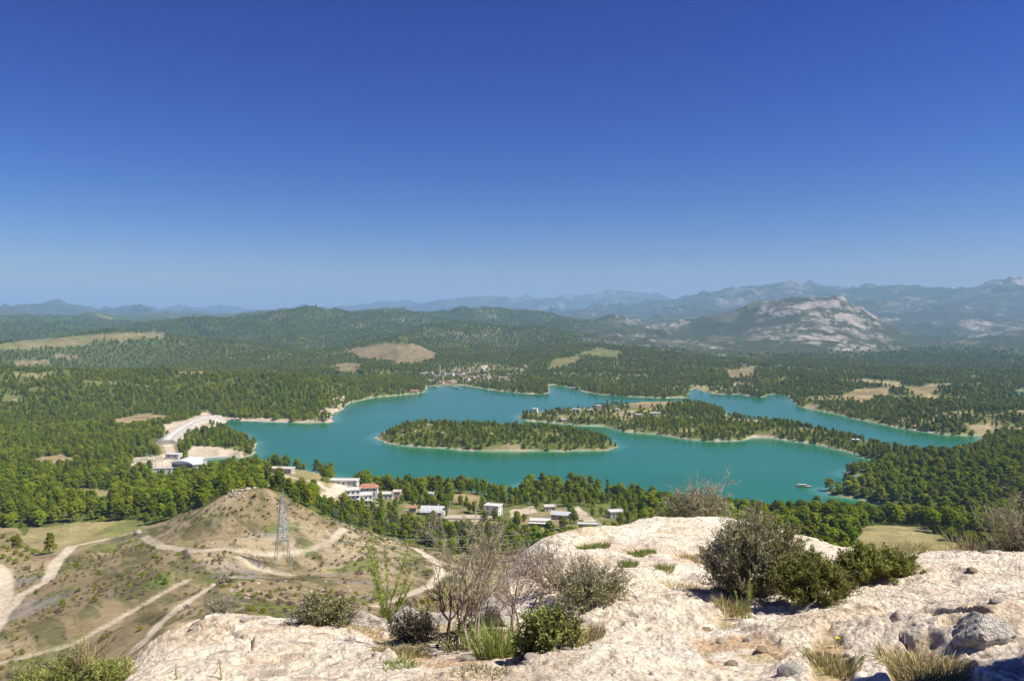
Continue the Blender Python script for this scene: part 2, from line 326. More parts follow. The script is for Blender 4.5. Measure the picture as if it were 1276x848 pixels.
# ---- what grows where: pixel outlines of open ground, valid for a range of distances
PU = UC+F*GX/np.maximum(GY, 1); PV = HZ+(H-ZG)*F/np.maximum(GY, 1)
def reg(px, y0, y1, soft=0): return inpoly(PU, PV, px) & (GY > y0) & (GY < y1)
tan = np.zeros_like(ZG); grass = np.zeros_like(ZG); pale = np.zeros_like(ZG)
n1 = fbm(GX/14, GY/14, 61, 4); n2 = fbm(GX/60, GY/60, 62, 4); n3 = fbm(GX/200, GY/200, 63, 4); n4 = fbm(GX/5, GY/5, 64, 3)
FIELDS = [([(-40, 650), (20, 658), (26, 668), (48, 690), (34, 706), (-40, 716)], 360, 540, 't'), ([(516, 472), (528, 462), (575, 455), (604, 450), (660, 460), (640, 478), (565, 482)], 1500, 2500, 'v'), ([(650, 516), (680, 504), (780, 500), (840, 508), (830, 522), (700, 522)], 1050, 1400, 'v'), ([(410, 620), (440, 606), (520, 630), (640, 630), (800, 640), (760, 664), (640, 664), (480, 650)], 430, 580, 'v'), ([(22, 672), (34, 657), (90, 650), (182, 648), (182, 660), (100, 682), (55, 690)], 430, 540, 'f'),
 ([(88, 616), (110, 607), (145, 612), (142, 630), (105, 630)], 500, 760, 'f'), ([(38, 572), (75, 566), (100, 572), (92, 580), (45, 582)], 640, 950, 't'),
 ([(130, 526), (180, 514), (210, 517), (205, 526), (160, 532)], 900, 1400, 't'), ([(214, 462), (240, 452), (285, 446), (318, 456), (300, 463), (240, 468)], 1100, 1900, 't'),
 ([(428, 437), (480, 427), (515, 428), (548, 442), (520, 454), (455, 448)], 1800, 3200, 's'), ([(398, 459), (430, 453), (456, 453), (440, 464)], 1300, 2500, 't'),
 ([(0, 430), (30, 424), (110, 418), (160, 414), (205, 414), (205, 420), (80, 430), (0, 438)], 1900, 3500, 'f'), ([(15, 450), (60, 448), (65, 454), (20, 457)], 1300, 2500, 't'), ([(70, 443), (98, 442), (98, 447), (70, 448)], 1400, 2800, 't'),
 ([(335, 592), (350, 576), (372, 582), (396, 588), (400, 605), (385, 628), (350, 622), (335, 608)], 430, 700, 'f'),
 ([(530, 622), (560, 613), (590, 616), (622, 626), (600, 630), (560, 624)], 500, 700, 's'), ([(552, 641), (612, 641), (612, 650), (552, 648)], 430, 600, 'p'),
 ([(630, 636), (662, 630), (664, 637), (635, 645)], 430, 640, 'p'), ([(700, 632), (718, 630), (750, 656), (738, 660)], 400, 640, 'p'), ([(655, 638), (705, 632), (708, 655), (660, 662)], 430, 600, 't'),
 ([(1070, 658), (1100, 652), (1150, 655), (1200, 680), (1240, 720), (1060, 720)], 200, 480, 'f'),
 ([(770, 502), (850, 493), (862, 500), (800, 508)], 1050, 1500, 's'), ([(600, 474), (690, 470), (682, 490), (620, 486)], 1500, 1900, 'm'), ([(735, 466), (850, 468), (858, 488), (790, 494), (740, 484)], 1500, 2100, 'm'),
 ([(715, 442), (745, 434), (778, 438), (770, 448)], 2000, 2800, 'g'), ([(690, 448), (720, 442), (720, 452), (680, 462)], 1900, 2700, 'g'), ([(905, 462), (945, 456), (938, 468), (912, 472)], 1500, 2300, 't'),
 ([(890, 474), (935, 470), (950, 490), (900, 491)], 1400, 1950, 'm'), ([(1050, 492), (1075, 484), (1112, 484), (1108, 492), (1070, 500)], 1150, 1700, 't'), ([(1040, 480), (1080, 462), (1110, 462), (1070, 478)], 1300, 2200, 'm'),
 ([(1120, 485), (1170, 478), (1190, 478), (1150, 492)], 1250, 1900, 't'), ([(1180, 505), (1276, 500), (1276, 520), (1200, 518)], 1000, 1400, 'm'), ([(1120, 520), (1170, 505), (1180, 520), (1150, 534), (1110, 530)], 1000, 1300, 'm'),
 ([(1230, 540), (1276, 536), (1276, 552), (1236, 552)], 830, 1150, 'm'), ([(490, 540), (500, 528), (535, 527), (530, 540)], 880, 1080, 'm'), ([(680, 532), (740, 534), (735, 542), (690, 540)], 930, 1100, 'm'),
 ([(655, 596), (700, 594), (706, 606), (655, 610)], 600, 760, 't'), ([(600, 444), (640, 428), (680, 432), (650, 440)], 2000, 2900, 'm'),
 ([(210, 548), (206, 530), (262, 512), (268, 522), (225, 545)], 860, 1250, 'p'), ([(232, 575), (240, 556), (270, 556), (300, 562), (300, 572)], 760, 960, 'p'),
 ([(163, 570), (200, 568), (214, 560), (232, 580), (210, 590), (165, 586)], 700, 860, 'p')]
openm = np.zeros(ZG.shape, bool); sparse = np.zeros(ZG.shape, bool); vill = np.zeros(ZG.shape, bool)
for px, y0, y1, k in FIELDS:
    PUn = PU+n1*1.5*300/np.maximum(GY, 300)*3
    m = inpoly(PUn+n2*6*np.clip(1200/np.maximum(GY, 400), .4, 1.6), PV+n1*1.4+n2*1.6, px) & (GYD > y0) & (GYD < y1)
    if k in 'ft': openm |= m; tan[m] = 0.85 if k == 't' else 0.55; grass[m] = 0 if k == 't' else 0.6
    if k == 's': openm |= m; tan[m] = 0.95
    if k == 'p': openm |= m; pale[m] = 0.9
    if k == 'g': openm |= m; tan[m] = 0.2; grass[m] = 1
    if k == 'v': vill |= m
    if k == 'm': mm = m & (n2+n1*0.9 > 0.2); openm |= mm; sparse |= mm; tan[mm] = 0.9
# roads and footpaths on the ground: pixel polylines with a width in metres
PATHS = [([(-40, 830), (0, 772), (25, 742), (60, 722), (72, 698), (90, 680), (130, 672)], 5.5, 1.0), ([(0, 772), (8, 740), (6, 715), (-10, 700)], 6, 1.0), ([(172, 806), (200, 775), (235, 748), (268, 727), (292, 719)], 2.6, 0.95),
 ([(180, 668), (200, 680), (240, 686), (285, 684), (330, 690), (380, 686), (410, 676), (428, 658)], 4.0, 0.75), ([(488, 674), (520, 684), (545, 700), (549, 714), (538, 728), (505, 742), (470, 755)], 3.6, 1.0), ([(330, 585), (365, 595), (395, 600), (412, 612)], 4.0, 1.0),
 ([(405, 620), (420, 610), (428, 600), (436, 596)], 9, 1.0), ([(0, 826), (90, 802), (140, 775), (200, 740), (235, 722)], 2.2, 0.7), ([(205, 578), (213, 562), (208, 552)], 9, 0.8), ([(300, 695), (335, 712), (360, 716)], 6, 0.6),
 ([(600, 462), (606, 455)], 10, 1), ([(860, 520), (912, 522), (960, 526)], 5, 0.9), ([(810, 430), (700, 436)], 6, 0.4)]
path_w = []
pathd = np.full(ZG.shape, 1e9); pth = np.zeros_like(ZG)
for px, w, s in PATHS:
    q = []
    for (u1, v1), (u2, v2) in zip(px[:-1], px[1:]):
        for t in np.linspace(0, 1, 4, endpoint=False): q.append(hit(u1+(u2-u1)*t, v1+(v2-v1)*t)[:2])
    q.append(hit(*px[-1])[:2])
    d = np.full(R.shape, 1e6); bb = np.array(q); kk = (GX > bb[:, 0].min()-25) & (GX < bb[:, 0].max()+25) & (GY > bb[:, 1].min()-25) & (GY < bb[:, 1].max()+25)
    d[kk] = segdist(GX[kk], GY[kk], q)+n4[kk]*0.7
    m = sst(w*0.5+0.8, w*0.5-0.5, d)*s; pth = np.maximum(pth, m); pathd = np.minimum(pathd, d-w*0.5)
ZG = ZG-0.25*pth*(R < 700)

# the dry ridge with the pylon and the near hillside carry scrub, no trees
ridge_px = [(-60, 900), (-60, 700), (20, 690), (70, 690), (185, 652), (205, 650), (255, 626), (296, 604), (330, 606), (400, 642), (480, 668), (560, 690), (640, 690), (700, 700), (700, 900)]
dry = (inpoly(PU, PV, ridge_px) & (GY < 470)) | (R < 170)
dry |= (GY < 300) & (R < 320)
shore = (SD > 0) & (SD < 0.7+2.2*n1+3.2*(n3+n2))
FORDENS = np.clip(0.85+0.5*n3+0.55*n2, 0, 1)
rightland = sst(0.1, 0.2, GT)*sst(1000, 1150, R)*(1-sst(2300, 2700, R))
FORDENS = np.clip(FORDENS-0.17*rightland*sst(-0.1, 0.35, fbm(GX/90, GY/90, 66, 4))*2, 0, 1)
isl_or_pen = ((SI < 0) | ((GY > 860) & (GY < 1400) & (PU > 630) & (PU < 1130) & (PV > 498) & (PV < 582)))
FORDENS = np.where(isl_or_pen, np.clip(0.75+0.9*fbm(GX/28, GY/28, 67, 3), 0, 1), FORDENS)
FORDENS = np.where(openm & ((n1+.7*n4 < .85) | (R < 900)), 0, FORDENS)
FORDENS = np.where(sparse, 0.44+.35*n1, FORDENS); FORDENS = np.where(vill, np.minimum(FORDENS, .40+.2*n1), FORDENS)
FORDENS = np.where(dry | (SD < 1.5) | shore, 0, FORDENS)
FORDENS *= sst(2.0, 7.0, pathd)
scrubm = mtn*(RD > 2400)
FORDENS *= 1-scrubm*(1-.16*(RD < 4600))

# ---- base colour of the ground
def C(r, g, b): return np.array([r, g, b])
def lay(col, c_, m): return col*(1-m[..., None])+c_*m[..., None]
soil = C(.36, .28, .17); dryg = C(.40, .33, .17); under = C(.095, .112, .024); sand = C(.40, .335, .235); pathc = C(.54, .455, .335); greeng = C(.17, .21, .05)
col = np.ones(ZG.shape+(3,))*under
col = lay(col, C(.15, .155, .05), sst(0.75, 0.3, FORDENS)*(1-sst(2000, 3000, R)))
col = lay(col, soil, sst(0.45, 0.15, FORDENS+n1*0.2)*0.75*(1-sst(2000, 2600, R)))
col = lay(col, C(.058, .084, .020), far*(1-scrubm))
col = lay(col, C(.22, .19, .10), far*(1-scrubm)*sst(0.35, 0.6, n3+0.5*n2)*0.6)
dcol = np.ones_like(col)*C(.265, .205, .112)
st = fbm((GX*0.8+GY*0.6)/5, (GX*-0.6+GY*0.8)/34, 71, 4)      # streaks running along the slope
dcol = lay(dcol, C(.145, .13, .06), sst(-0.05, 0.28, st+n1*0.5)*0.95)
dcol = lay(dcol, C(.38, .305, .185), sst(0.1, 0.45, n2-0.6*st)*0.8)
dcol = lay(dcol, greeng*0.8, sst(0.25, 0.5, fbm(GX/22, GY/22, 73, 3)+0.35*n4)*0.75)
dcol = lay(dcol, C(.26, .23, .20), sst(0.3, 0.55, fbm(GX/40, GY/16, 74, 4))*0.7)
dcol = lay(dcol, C(.07, .07, .035), sst(0.35, 0.5, fbm(GX/3.2, GY/3.2, 75, 3)+0.3*n2)*0.75)
col = np.where(dry[..., None], dcol, col)
fcol = np.ones_like(col)*C(.33, .27, .15); fcol = lay(fcol, C(.25, .22, .085), grass); fcol = lay(fcol, greeng, grass*sst(0.0, 0.5, n2)); fcol = fcol*(1+0.22*n1+0.12*n4)[..., None]
fcol = np.where((tan > .8)[..., None], C(.275, .215, .112)*(1+0.3*n1+.3*n2+.15*n4)[..., None], fcol)
fcol = np.where(sparse[..., None], lay(np.ones_like(col)*C(.215, .185, .085), C(.30, .235, .125), sst(-.1, .35, n1+.6*n4))*(1+.25*n2)[..., None], fcol)
fcol = fcol*(1-.28*sst(1400, 2000, R))[..., None]
col = np.where(((tan > 0) | (grass > 0))[..., None], fcol, col)
col = lay(col, pathc*0.88, pale*(1+0*n1))
col = lay(col, pathc, pth)
col = np.where(shore[..., None] & (pale == 0)[..., None], sand*(1+0.2*n1)[..., None], col)
# mountains: pale limestone breaking through dark scrub
gy_, gx_ = np.gradient(ZG); dr = np.gradient(R, axis=0); dth = np.gradient(GT, axis=1)*R
slope = np.hypot(gy_/np.maximum(dr, .1), gx_/np.maximum(dth, .1))
rk = 0.40+0.75*fbm((GX+wx)/300, (GY+wy)/300, 81, 5, 0.6)+0.45*(slope-0.45)+0.14*sst(250, 700, ZG)
dome = np.exp(-(((PU-1035)/85)**2))*(RD < 4300)*(RD > 2500)*sst(20, 70, ZG+40)
rk = rk+0.48*dome*sst(-0.35, 0.15, fbm(GX/90, GY/90, 83, 5, .65))
rk = np.maximum(rk, sst(8500, 9800, RD)*sst(550, 800, ZG+60*fbm(GX/500, GY/500, 84, 3))*0.85)
rk = rk*(.45+.55*sst(-.15, .05, GT))-.09*sst(4800, 5600, RD)
mcol = np.ones_like(col)*C(.052, .062, .030)
mcol = lay(mcol, C(.20, .185, .11), sst(0.2, 0.5, n3)*0.35)
col = lay(col, mcol, scrubm)
ROCK = np.clip(rk, 0, 1)*sst(.3, .8, scrubm)
col = np.where((SD < 0)[..., None], C(.30, .34, .24), col)
# beds of the rock wall under the headlands
hd = (SD > 0) & (SD < 26) & (PU < 430) & (R > 1000) & (R < 1500)
col = np.where((hd & (n1+n2*0.6 > -0.25))[..., None], C(.40, .325, .23)*(1+.3*n4)[..., None], col); FORDENS = np.where(hd & (n1+n2*.6 > -.05), 0, FORDENS)

# behind the viewpoint the hilltop simply goes on
verts = np.stack([GX, GY, ZG], -1).reshape(-1, 3); nr, nc = ZG.shape
me = mesh_np('ground', verts, grid_faces(nr, nc)[:, ::-1], smooth=True)
color_attr(me, 'tint', np.clip(col.reshape(-1, 3), 0, 1)); color_attr(me, 'rock', np.repeat(ROCK.reshape(-1, 1), 3, 1))
gm_ = bpy.data.materials.new('ground_cover'); gm_.use_nodes = True; N, L = nodes_of(gm_)
b = N['Principled BSDF']; b.inputs['Roughness'].default_value = 1.0; b.inputs['Specular IOR Level'].default_value = 0.0
at = N.new('ShaderNodeVertexColor'); at.layer_name = 'tint'; geo = N.new('ShaderNodeNewGeometry')
na = N.new('ShaderNodeTexNoise'); na.inputs['Scale'].default_value = 0.55; na.inputs['Detail'].default_value = 8; na.inputs['Roughness'].default_value = 0.75
nb = N.new('ShaderNodeTexNoise'); nb.inputs['Scale'].default_value = 0.05; nb.inputs['Detail'].default_value = 8; nb.inputs['Roughness'].default_value = 0.7
L.new(geo.outputs['Position'], na.inputs['Vector']); L.new(geo.outputs['Position'], nb.inputs['Vector'])
ad = N.new('ShaderNodeMath'); ad.operation = 'ADD'; L.new(na.outputs['Fac'], ad.inputs[0]); L.new(nb.outputs['Fac'], ad.inputs[1])
mr = N.new('ShaderNodeMapRange'); mr.inputs['From Min'].default_value = 0.7; mr.inputs['From Max'].default_value = 1.3; mr.inputs['To Min'].default_value = 0.48; mr.inputs['To Max'].default_value = 1.42
L.new(ad.outputs[0], mr.inputs['Value'])
vm = N.new('ShaderNodeVectorMath'); vm.operation = 'SCALE'; 
rk_ = N.new('ShaderNodeVertexColor'); rk_.layer_name = 'rock'            # limestone breaks through the scrub where the rock value beats a fine noise
nr_ = N.new('ShaderNodeTexNoise'); nr_.inputs['Scale'].default_value = 0.026; nr_.inputs['Detail'].default_value = 9; nr_.inputs['Roughness'].default_value = 0.72; L.new(geo.outputs['Position'], nr_.inputs['Vector'])
sb = N.new('ShaderNodeMath'); sb.operation = 'MULTIPLY_ADD'; sb.inputs[1].default_value = 2.2; sb.inputs[2].default_value = -1.1; L.new(nr_.outputs['Fac'], sb.inputs[0])
ad2 = N.new('ShaderNodeMath'); ad2.operation = 'ADD'; L.new(rk_.outputs['Color'], ad2.inputs[0]); L.new(sb.outputs[0], ad2.inputs[1])
m2 = N.new('ShaderNodeMapRange'); m2.interpolation_type = 'SMOOTHSTEP'; m2.inputs['From Min'].default_value = 0.40; m2.inputs['From Max'].default_value = 0.98; L.new(ad2.outputs[0], m2.inputs['Value'])
cr_ = N.new('ShaderNodeMix'); cr_.data_type = 'RGBA'; cr_.inputs['B'].default_value = (.33, .29, .245, 1); L.new(m2.outputs[0], cr_.inputs['Factor']); L.new(at.outputs['Color'], cr_.inputs['A'])
L.new(cr_.outputs['Result'], vm.inputs[0]); L.new(mr.outputs[0], vm.inputs['Scale']); L.new(vm.outputs[0], b.inputs['Base Color'])
bp = N.new('ShaderNodeBump'); bp.inputs['Strength'].default_value = 0.6; bp.inputs['Distance'].default_value = 1.2; L.new(ad.outputs[0], bp.inputs['Height']); L.new(bp.outputs[0], b.inputs['Normal'])
ground = tag(link('ground', me, m=gm_), 'rolling wooded land, dry ridges and far mountains around the lake', kind='structure')

# ---- the lake: a sheet of turquoise water at height 0, paler over the shallows
xs = np.linspace(-1500, 1900, 341); ys = np.linspace(480, 2300, 261)
WX, WY = np.meshgrid(xs, ys)
wsd = np.maximum(np.minimum(sdf(WX, WY, lake_w), sdf(WX, WY, POND)), -sdf(WX, WY, isl_w))
fc = grid_faces(*WX.shape); keep = (wsd.ravel()[fc] < 12).any(1); fc = fc[keep]
used, inv = np.unique(fc, return_inverse=True)
wv = np.stack([WX.ravel()[used], WY.ravel()[used], np.zeros(len(used))], 1)
wme = mesh_np('lake_water', wv, inv.reshape(-1, 4))
sh = sst(-16, -1, wsd.ravel()[used]+4*fbm(wv[:, 0]/40, wv[:, 1]/40, 91, 3))
color_attr(wme, 'shallow', np.stack([sh]*3, 1))
wm = bpy.data.materials.new('turquoise_water'); wm.use_nodes = True; N, L = nodes_of(wm); b = N['Principled BSDF']
b.inputs['Roughness'].default_value = 0.13; b.inputs['IOR'].default_value = 1.33; b.inputs['Specular IOR Level'].default_value = 0.5
at = N.new('ShaderNodeVertexColor'); at.layer_name = 'shallow'; geo = N.new('ShaderNodeNewGeometry')
mx = N.new('ShaderNodeMix'); mx.data_type = 'RGBA'; mx.inputs['A'].default_value = (.012, .120, .042, 1); mx.inputs['B'].default_value = (.07, .20, .13, 1)
L.new(at.outputs['Color'], mx.inputs['Factor'])
mp = N.new('ShaderNodeMapping'); mp.inputs['Scale'].default_value = (0.0035, 0.012, 1); mp.inputs['Rotation'].default_value = (0, 0, 0.35); L.new(geo.outputs['Position'], mp.inputs['Vector'])
nz = N.new('ShaderNodeTexNoise'); nz.inputs['Scale'].default_value = 1.0; nz.inputs['Detail'].default_value = 3; L.new(mp.outputs[0], nz.inputs['Vector'])
mr = N.new('ShaderNodeMapRange'); mr.inputs['From Min'].default_value = 0.3; mr.inputs['From Max'].default_value = 0.7; mr.inputs['To Min'].default_value = 0.92; mr.inputs['To Max'].default_value = 1.08; L.new(nz.outputs['Fac'], mr.inputs['Value'])
vm = N.new('ShaderNodeVectorMath'); vm.operation = 'SCALE'; L.new(mx.outputs['Result'], vm.inputs[0]); L.new(mr.outputs[0], vm.inputs['Scale']); L.new(vm.outputs[0], b.inputs['Base Color'])
n2_ = N.new('ShaderNodeTexNoise'); n2_.inputs['Scale'].default_value = 0.9; n2_.inputs['Detail'].default_value = 4; L.new(geo.outputs['Position'], n2_.inputs['Vector'])
bp = N.new('ShaderNodeBump'); bp.inputs['Strength'].default_value = 0.35; bp.inputs['Distance'].default_value = 0.25; L.new(n2_.outputs['Fac'], bp.inputs['Height']); L.new(bp.outputs[0], b.inputs['Normal'])
tag(link('lake', wme, m=wm), 'calm turquoise lake winding between wooded capes', kind='structure')

# ---- haze: one closed box of even, thin air
zt = float(ZG.max())+20; zb = float(ZG.min())-1.5
bm = bmesh.new(); bmesh.ops.create_cube(bm, size=1)
for v in bm.verts: v.co = Vector((v.co.x*52000, v.co.y*52000, (v.co.z+0.5)*(zt-zb)+zb))
hme = bpy.data.meshes.new('haze'); bm.to_mesh(hme); bm.free()
hm = bpy.data.materials.new('thin_haze'); hm.use_nodes = True; N, L = nodes_of(hm); N.clear()
out = N.new('ShaderNodeOutputMaterial'); pv = N.new('ShaderNodeVolumePrincipled'); pv.inputs['Color'].default_value = (.40, .68, 1.0, 1); pv.inputs['Density'].default_value = 7.5e-5; pv.inputs['Anisotropy'].default_value = 0.0
L.new(pv.outputs[0], out.inputs['Volume'])
tag(link('haze', hme, m=hm), 'thin blue summer haze over the far hills', kind='stuff')

# ================================================================== TREES
class MB:
    """collects tubes, boxes and leaves into ONE mesh"""
    def __init__(s): s.v = []; s.q = []; s.t = []; s.n = 0
    def add(s, v, q=None, t=None):
        v = np.asarray(v, float).reshape(-1, 3); s.v.append(v)
        if q is not None and len(q): s.q.append(np.asarray(q, int)+s.n)
        if t is not None and len(t): s.t.append(np.asarray(t, int)+s.n)
        s.n += len(v); return s
    def tube(s, pts, rad, k=5, cap=True):
        pts = np.asarray(pts, float); n = len(pts); rad = np.broadcast_to(rad, (n,))
        tg = np.gradient(pts, axis=0); tg /= np.linalg.norm(tg, axis=1, keepdims=True)+1e-9
        ref = np.where(np.abs(tg[:, 2:3]) < 0.9, np.array([[0, 0, 1.]]), np.array([[1., 0, 0]]))
        a = np.cross(tg, ref); a /= np.linalg.norm(a, axis=1, keepdims=True)+1e-9; bb = np.cross(tg, a)
        an = np.arange(k)*2*math.pi/k
        v = pts[:, None]+rad[:, None, None]*(a[:, None]*np.cos(an)[None, :, None]+bb[:, None]*np.sin(an)[None, :, None])
        i = np.arange(n*k).reshape(n, k); j = np.roll(i, -1, 1)
        q = np.stack([i[:-1], j[:-1], j[1:], i[1:]], -1).reshape(-1, 4)
        t = []
        if cap and k >= 3:
            for r_ in (i[0][::-1], i[-1]): t += [(r_[0], r_[m], r_[m+1]) for m in range(1, k-1)]
        return s.add(v.reshape(-1, 3), q, t)
    def box(s, x0, x1, y0, y1, z0, z1):
        v = [(x, y, z) for z in (z0, z1) for y in (y0, y1) for x in (x0, x1)]
        return s.add(v, [(0, 2, 3, 1), (4, 5, 7, 6), (0, 1, 5, 4), (2, 6, 7, 3), (0, 4, 6, 2), (1, 3, 7, 5)])
    def bar(s, a, b_, w):
        return s.tube([a, b_], w*0.5, 4)
    def leaves(s, p, d, l, w, nrm=None, fold=0.0):
        """one diamond leaf at each p along d"""
        p = np.asarray(p, float); n = len(p); d = np.asarray(d, float); d = d/(np.linalg.norm(d, axis=1, keepdims=True)+1e-9)
        r_ = RNG.normal(size=(n, 3)) if nrm is None else nrm
        sd = np.cross(d, r_); sd /= np.linalg.norm(sd, axis=1, keepdims=True)+1e-9
        l = np.broadcast_to(l, (n,))[:, None]; w = np.broadcast_to(w, (n,))[:, None]
        v = np.stack([p, p+d*l*0.45+sd*w*0.5, p+d*l, p+d*l*0.45-sd*w*0.5], 1).reshape(-1, 3)
        return s.add(v, np.arange(n*4).reshape(n, 4))
    def mesh(s, name, smooth=False):
        return mesh_np(name, np.concatenate(s.v), np.concatenate(s.q) if s.q else None, np.concatenate(s.t) if s.t else None, smooth)
    def build(s, name, m, parent=None, smooth=False, me_name=None):
        return link(name, s.mesh(me_name or name, smooth), parent, m)
def unit(n):
    v = RNG.normal(size=(n, 3)); return v/np.linalg.norm(v, axis=1, keepdims=True)

mat('pine_needles', (.146, .190, .008), 0.95, 0.3, 0.6, spec=0.03, trans=0.22, objvar=0.30)
mat('broad_leaves', (.195, .240, .011), 0.9, 0.3, 0.6, spec=0.05, trans=0.25, objvar=0.30)
mat('olive_leaves', (.125, .145, .055), 0.9, 0.3, 0.6, spec=0.06, trans=0.18, objvar=0.2)
mat('dry_leaves', (.17, .135, .085), 0.8, 0.3, 0.6, trans=0.1, objvar=0.3)
mat('bark', (.11, .085, .06), 0.95, 0.35, 4, 0.5, 9)

def crown_mb(h, base, rad, shape, nclump, nleaf, leaf, seed):
    global RNG
    RNG = np.random.default_rng(seed); mb = MB()
    for i in range(nclump):
        f = (i+0.5)/nclump; f = f**0.85
        z = base+(h-base)*f
        if shape == 'pine': rr = rad*(1.0-0.80*f)**0.75*(0.55+0.45*min(1, f*5+0.35))
        elif shape == 'cypress': rr = rad*math.sin(math.pi*min(0.98, 0.12+f*0.87))**0.6
        else: rr = rad*math.sqrt(max(0.05, 1-(2*f-0.85)**2/1.4))
        a = i*2.399+RNG.uniform(-.5, .5); q = rr*(RNG.uniform(0.35, 0.95))
        cc = np.array([math.cos(a)*q, math.sin(a)*q, z+RNG.uniform(-.04, .04)*h])
        cr = (0.42*rad if shape != 'cypress' else .6*rad)*RNG.uniform(0.75, 1.25)*(1.0 if shape != 'pine' else (1.1-0.45*f))
        d = unit(nleaf); d[:, 2] = np.abs(d[:, 2])*0.9-0.25*RNG.random(nleaf)
        rr_ = cr*RNG.uniform(0.55, 1.05, nleaf)[:, None]
        p = cc+d*rr_*np.array([1, 1, 0.72])
        up = d+np.array([0, 0, 0.35])+RNG.normal(size=(nleaf, 3))*0.35
        t = np.cross(up, RNG.normal(size=(nleaf, 3)))
        mb.leaves(p-t/np.linalg.norm(t, axis=1, keepdims=True)*leaf*0.5, t, leaf*RNG.uniform(.7, 1.3, nleaf), leaf*0.75, up)
    return mb
def trunk_mb(h, base, rad, seed, k=6):
    r_ = random.Random(seed); mb = MB()
    n = 6; pts = [(r_.uniform(-.02, .02)*h*(i > 0), r_.uniform(-.02, .02)*h*(i > 0), -0.4+(h*0.86+0.4)*i/(n-1)) for i in range(n)]
    mb.tube(pts, np.linspace(0.026*h, 0.006*h, n), k)
    for i in range(6):
        f = 0.3+0.1*i; a = i*2.4; z = base+(h-base)*f*0.8; l = rad*(0.9-0.6*f)
        mb.tube([(0, 0, z), (math.cos(a)*l*.5, math.sin(a)*l*.5, z+0.12*l), (math.cos(a)*l, math.sin(a)*l, z+0.4*l)], np.array([.010, .007, .003])*h, 4)
    return mb
FORMS = []   # (name, crown mesh, trunk mesh, leaf material, height)
for nm, h, base, rad, shp, nc_, nl_, lf, mt, sd_ in (
    ('pine', 10.0, 1.7, 3.1, 'pine', 30, 42, .80, 'pine_needles', 1), ('pine', 10.0, 2.0, 3.2, 'round', 28, 44, .8, 'pine_needles', 2), ('pine', 9.5, 1.2, 3.5, 'round', 30, 42, .85, 'pine_needles', 3),
    ('broad', 8.0, 1.1, 3.4, 'round', 30, 44, .80, 'broad_leaves', 4), ('broad', 7.0, 0.9, 3.3, 'round', 26, 44, .75, 'broad_leaves', 5),
    ('olive', 5.0, 0.9, 2.4, 'round', 24, 40, .55, 'olive_leaves', 6), ('cypress', 11, 0.6, 1.4, 'cypress', 30, 40, .6, 'pine_needles', 7), ('bush', 2.2, 0.1, 1.5, 'round', 12, 36, .42, 'broad_leaves', 8), ('dry_bush', 1.8, 0.05, 1.6, 'round', 12, 34, .40, 'dry_leaves', 9)):
    cm = crown_mb(h, base, rad, shp, nc_, nl_, lf, sd_); tm = trunk_mb(h, base, rad, sd_)
    ce = cm.mesh(nm+'_crown'); ce.materials.append(MATS[mt]); te = tm.mesh(nm+'_trunk'); te.materials.append(MATS['bark'])
    # joined form for the mass of the forest
    j = MB(); j.add(np.concatenate(cm.v), np.concatenate(cm.q)); nq = len(np.concatenate(cm.q)); j.add(np.concatenate(tm.v), np.concatenate(tm.q))
    je = j.mesh(nm+'_form'); je.materials.append(MATS[mt]); je.materials.append(MATS['bark'])
    mi = np.zeros(len(je.polygons), np.int32); mi[nq:] = 1; je.polygons.foreach_set('material_index', mi)
    FORMS.append((nm, ce, te, je, h))
RNG = np.random.default_rng(11)
# visibility of a spot from the viewpoint, from the land alone plus the ledge outline
ELEV = (ZG-H)/R; HOR = np.maximum.accumulate(ELEV, axis=0)
LEDGE_LINE = np.array([(-400, 848), (150, 848), (172, 800), (205, 775), (260, 757), (400, 765), (480, 775), (600, 760), (640, 700), (662, 676), (700, 656), (800, 643), (890, 643), (1000, 662), (1090, 680), (1276, 685), (1700, 690)], float)
def make_points():
    out = []
    for r0, r1, s_, sc in ((320, 800, 6.8, 1.22), (800, 1300, 5.6, .86), (1300, 2000, 6.8, .9), (2000, 2900, 8.6, .95), (2900, 4300, 11, 1.1), (4300, 6400, 15.5, 1.35)):
        n = int(2*r1/s_); g = (np.arange(n)-n/2)*s_
        x, y = np.meshgrid(g, np.arange(0, r1, s_)); x = x.ravel(); y = y.ravel()
        x = x+RNG.uniform(-.48, .48, len(x))*s_; y = y+RNG.uniform(-.48, .48, len(y))*s_
        r_ = np.hypot(x, y); t = np.arctan2(x, y); k = (r_ > r0) & (r_ < r1) & (np.abs(t) < math.radians(43)); x, y = x[k], y[k]
        dn = gz(x, y, FORDENS); k = RNG.random(len(x)) < sst(0.15, 0.80, dn)*0.92; x, y = x[k], y[k]
        out.append(np.stack([x, y, gz(x, y)-0.15, sc*RNG.uniform(.52, 1.06, len(x))*np.where(RNG.random(len(x)) < .05, 1.2, 1)], 1))
    P = np.concatenate(out); u = UC+F*P[:, 0]/P[:, 1]; v = HZ+(H-P[:, 2])*F/P[:, 1]
    isl = (sdf(P[:, 0], P[:, 1], isl_w) < 0) | ((P[:, 1] > 840) & (P[:, 1] < 1400) & (u > 630) & (u < 1130)); P[isl, 3] *= .8
    vil = (u > 395) & (u < 800) & (P[:, 1] < 600); P[vil, 3] *= .68
    return P
PT = make_points()
EXCL = []     # filled with (x, y, r): footprints that stay free of trees

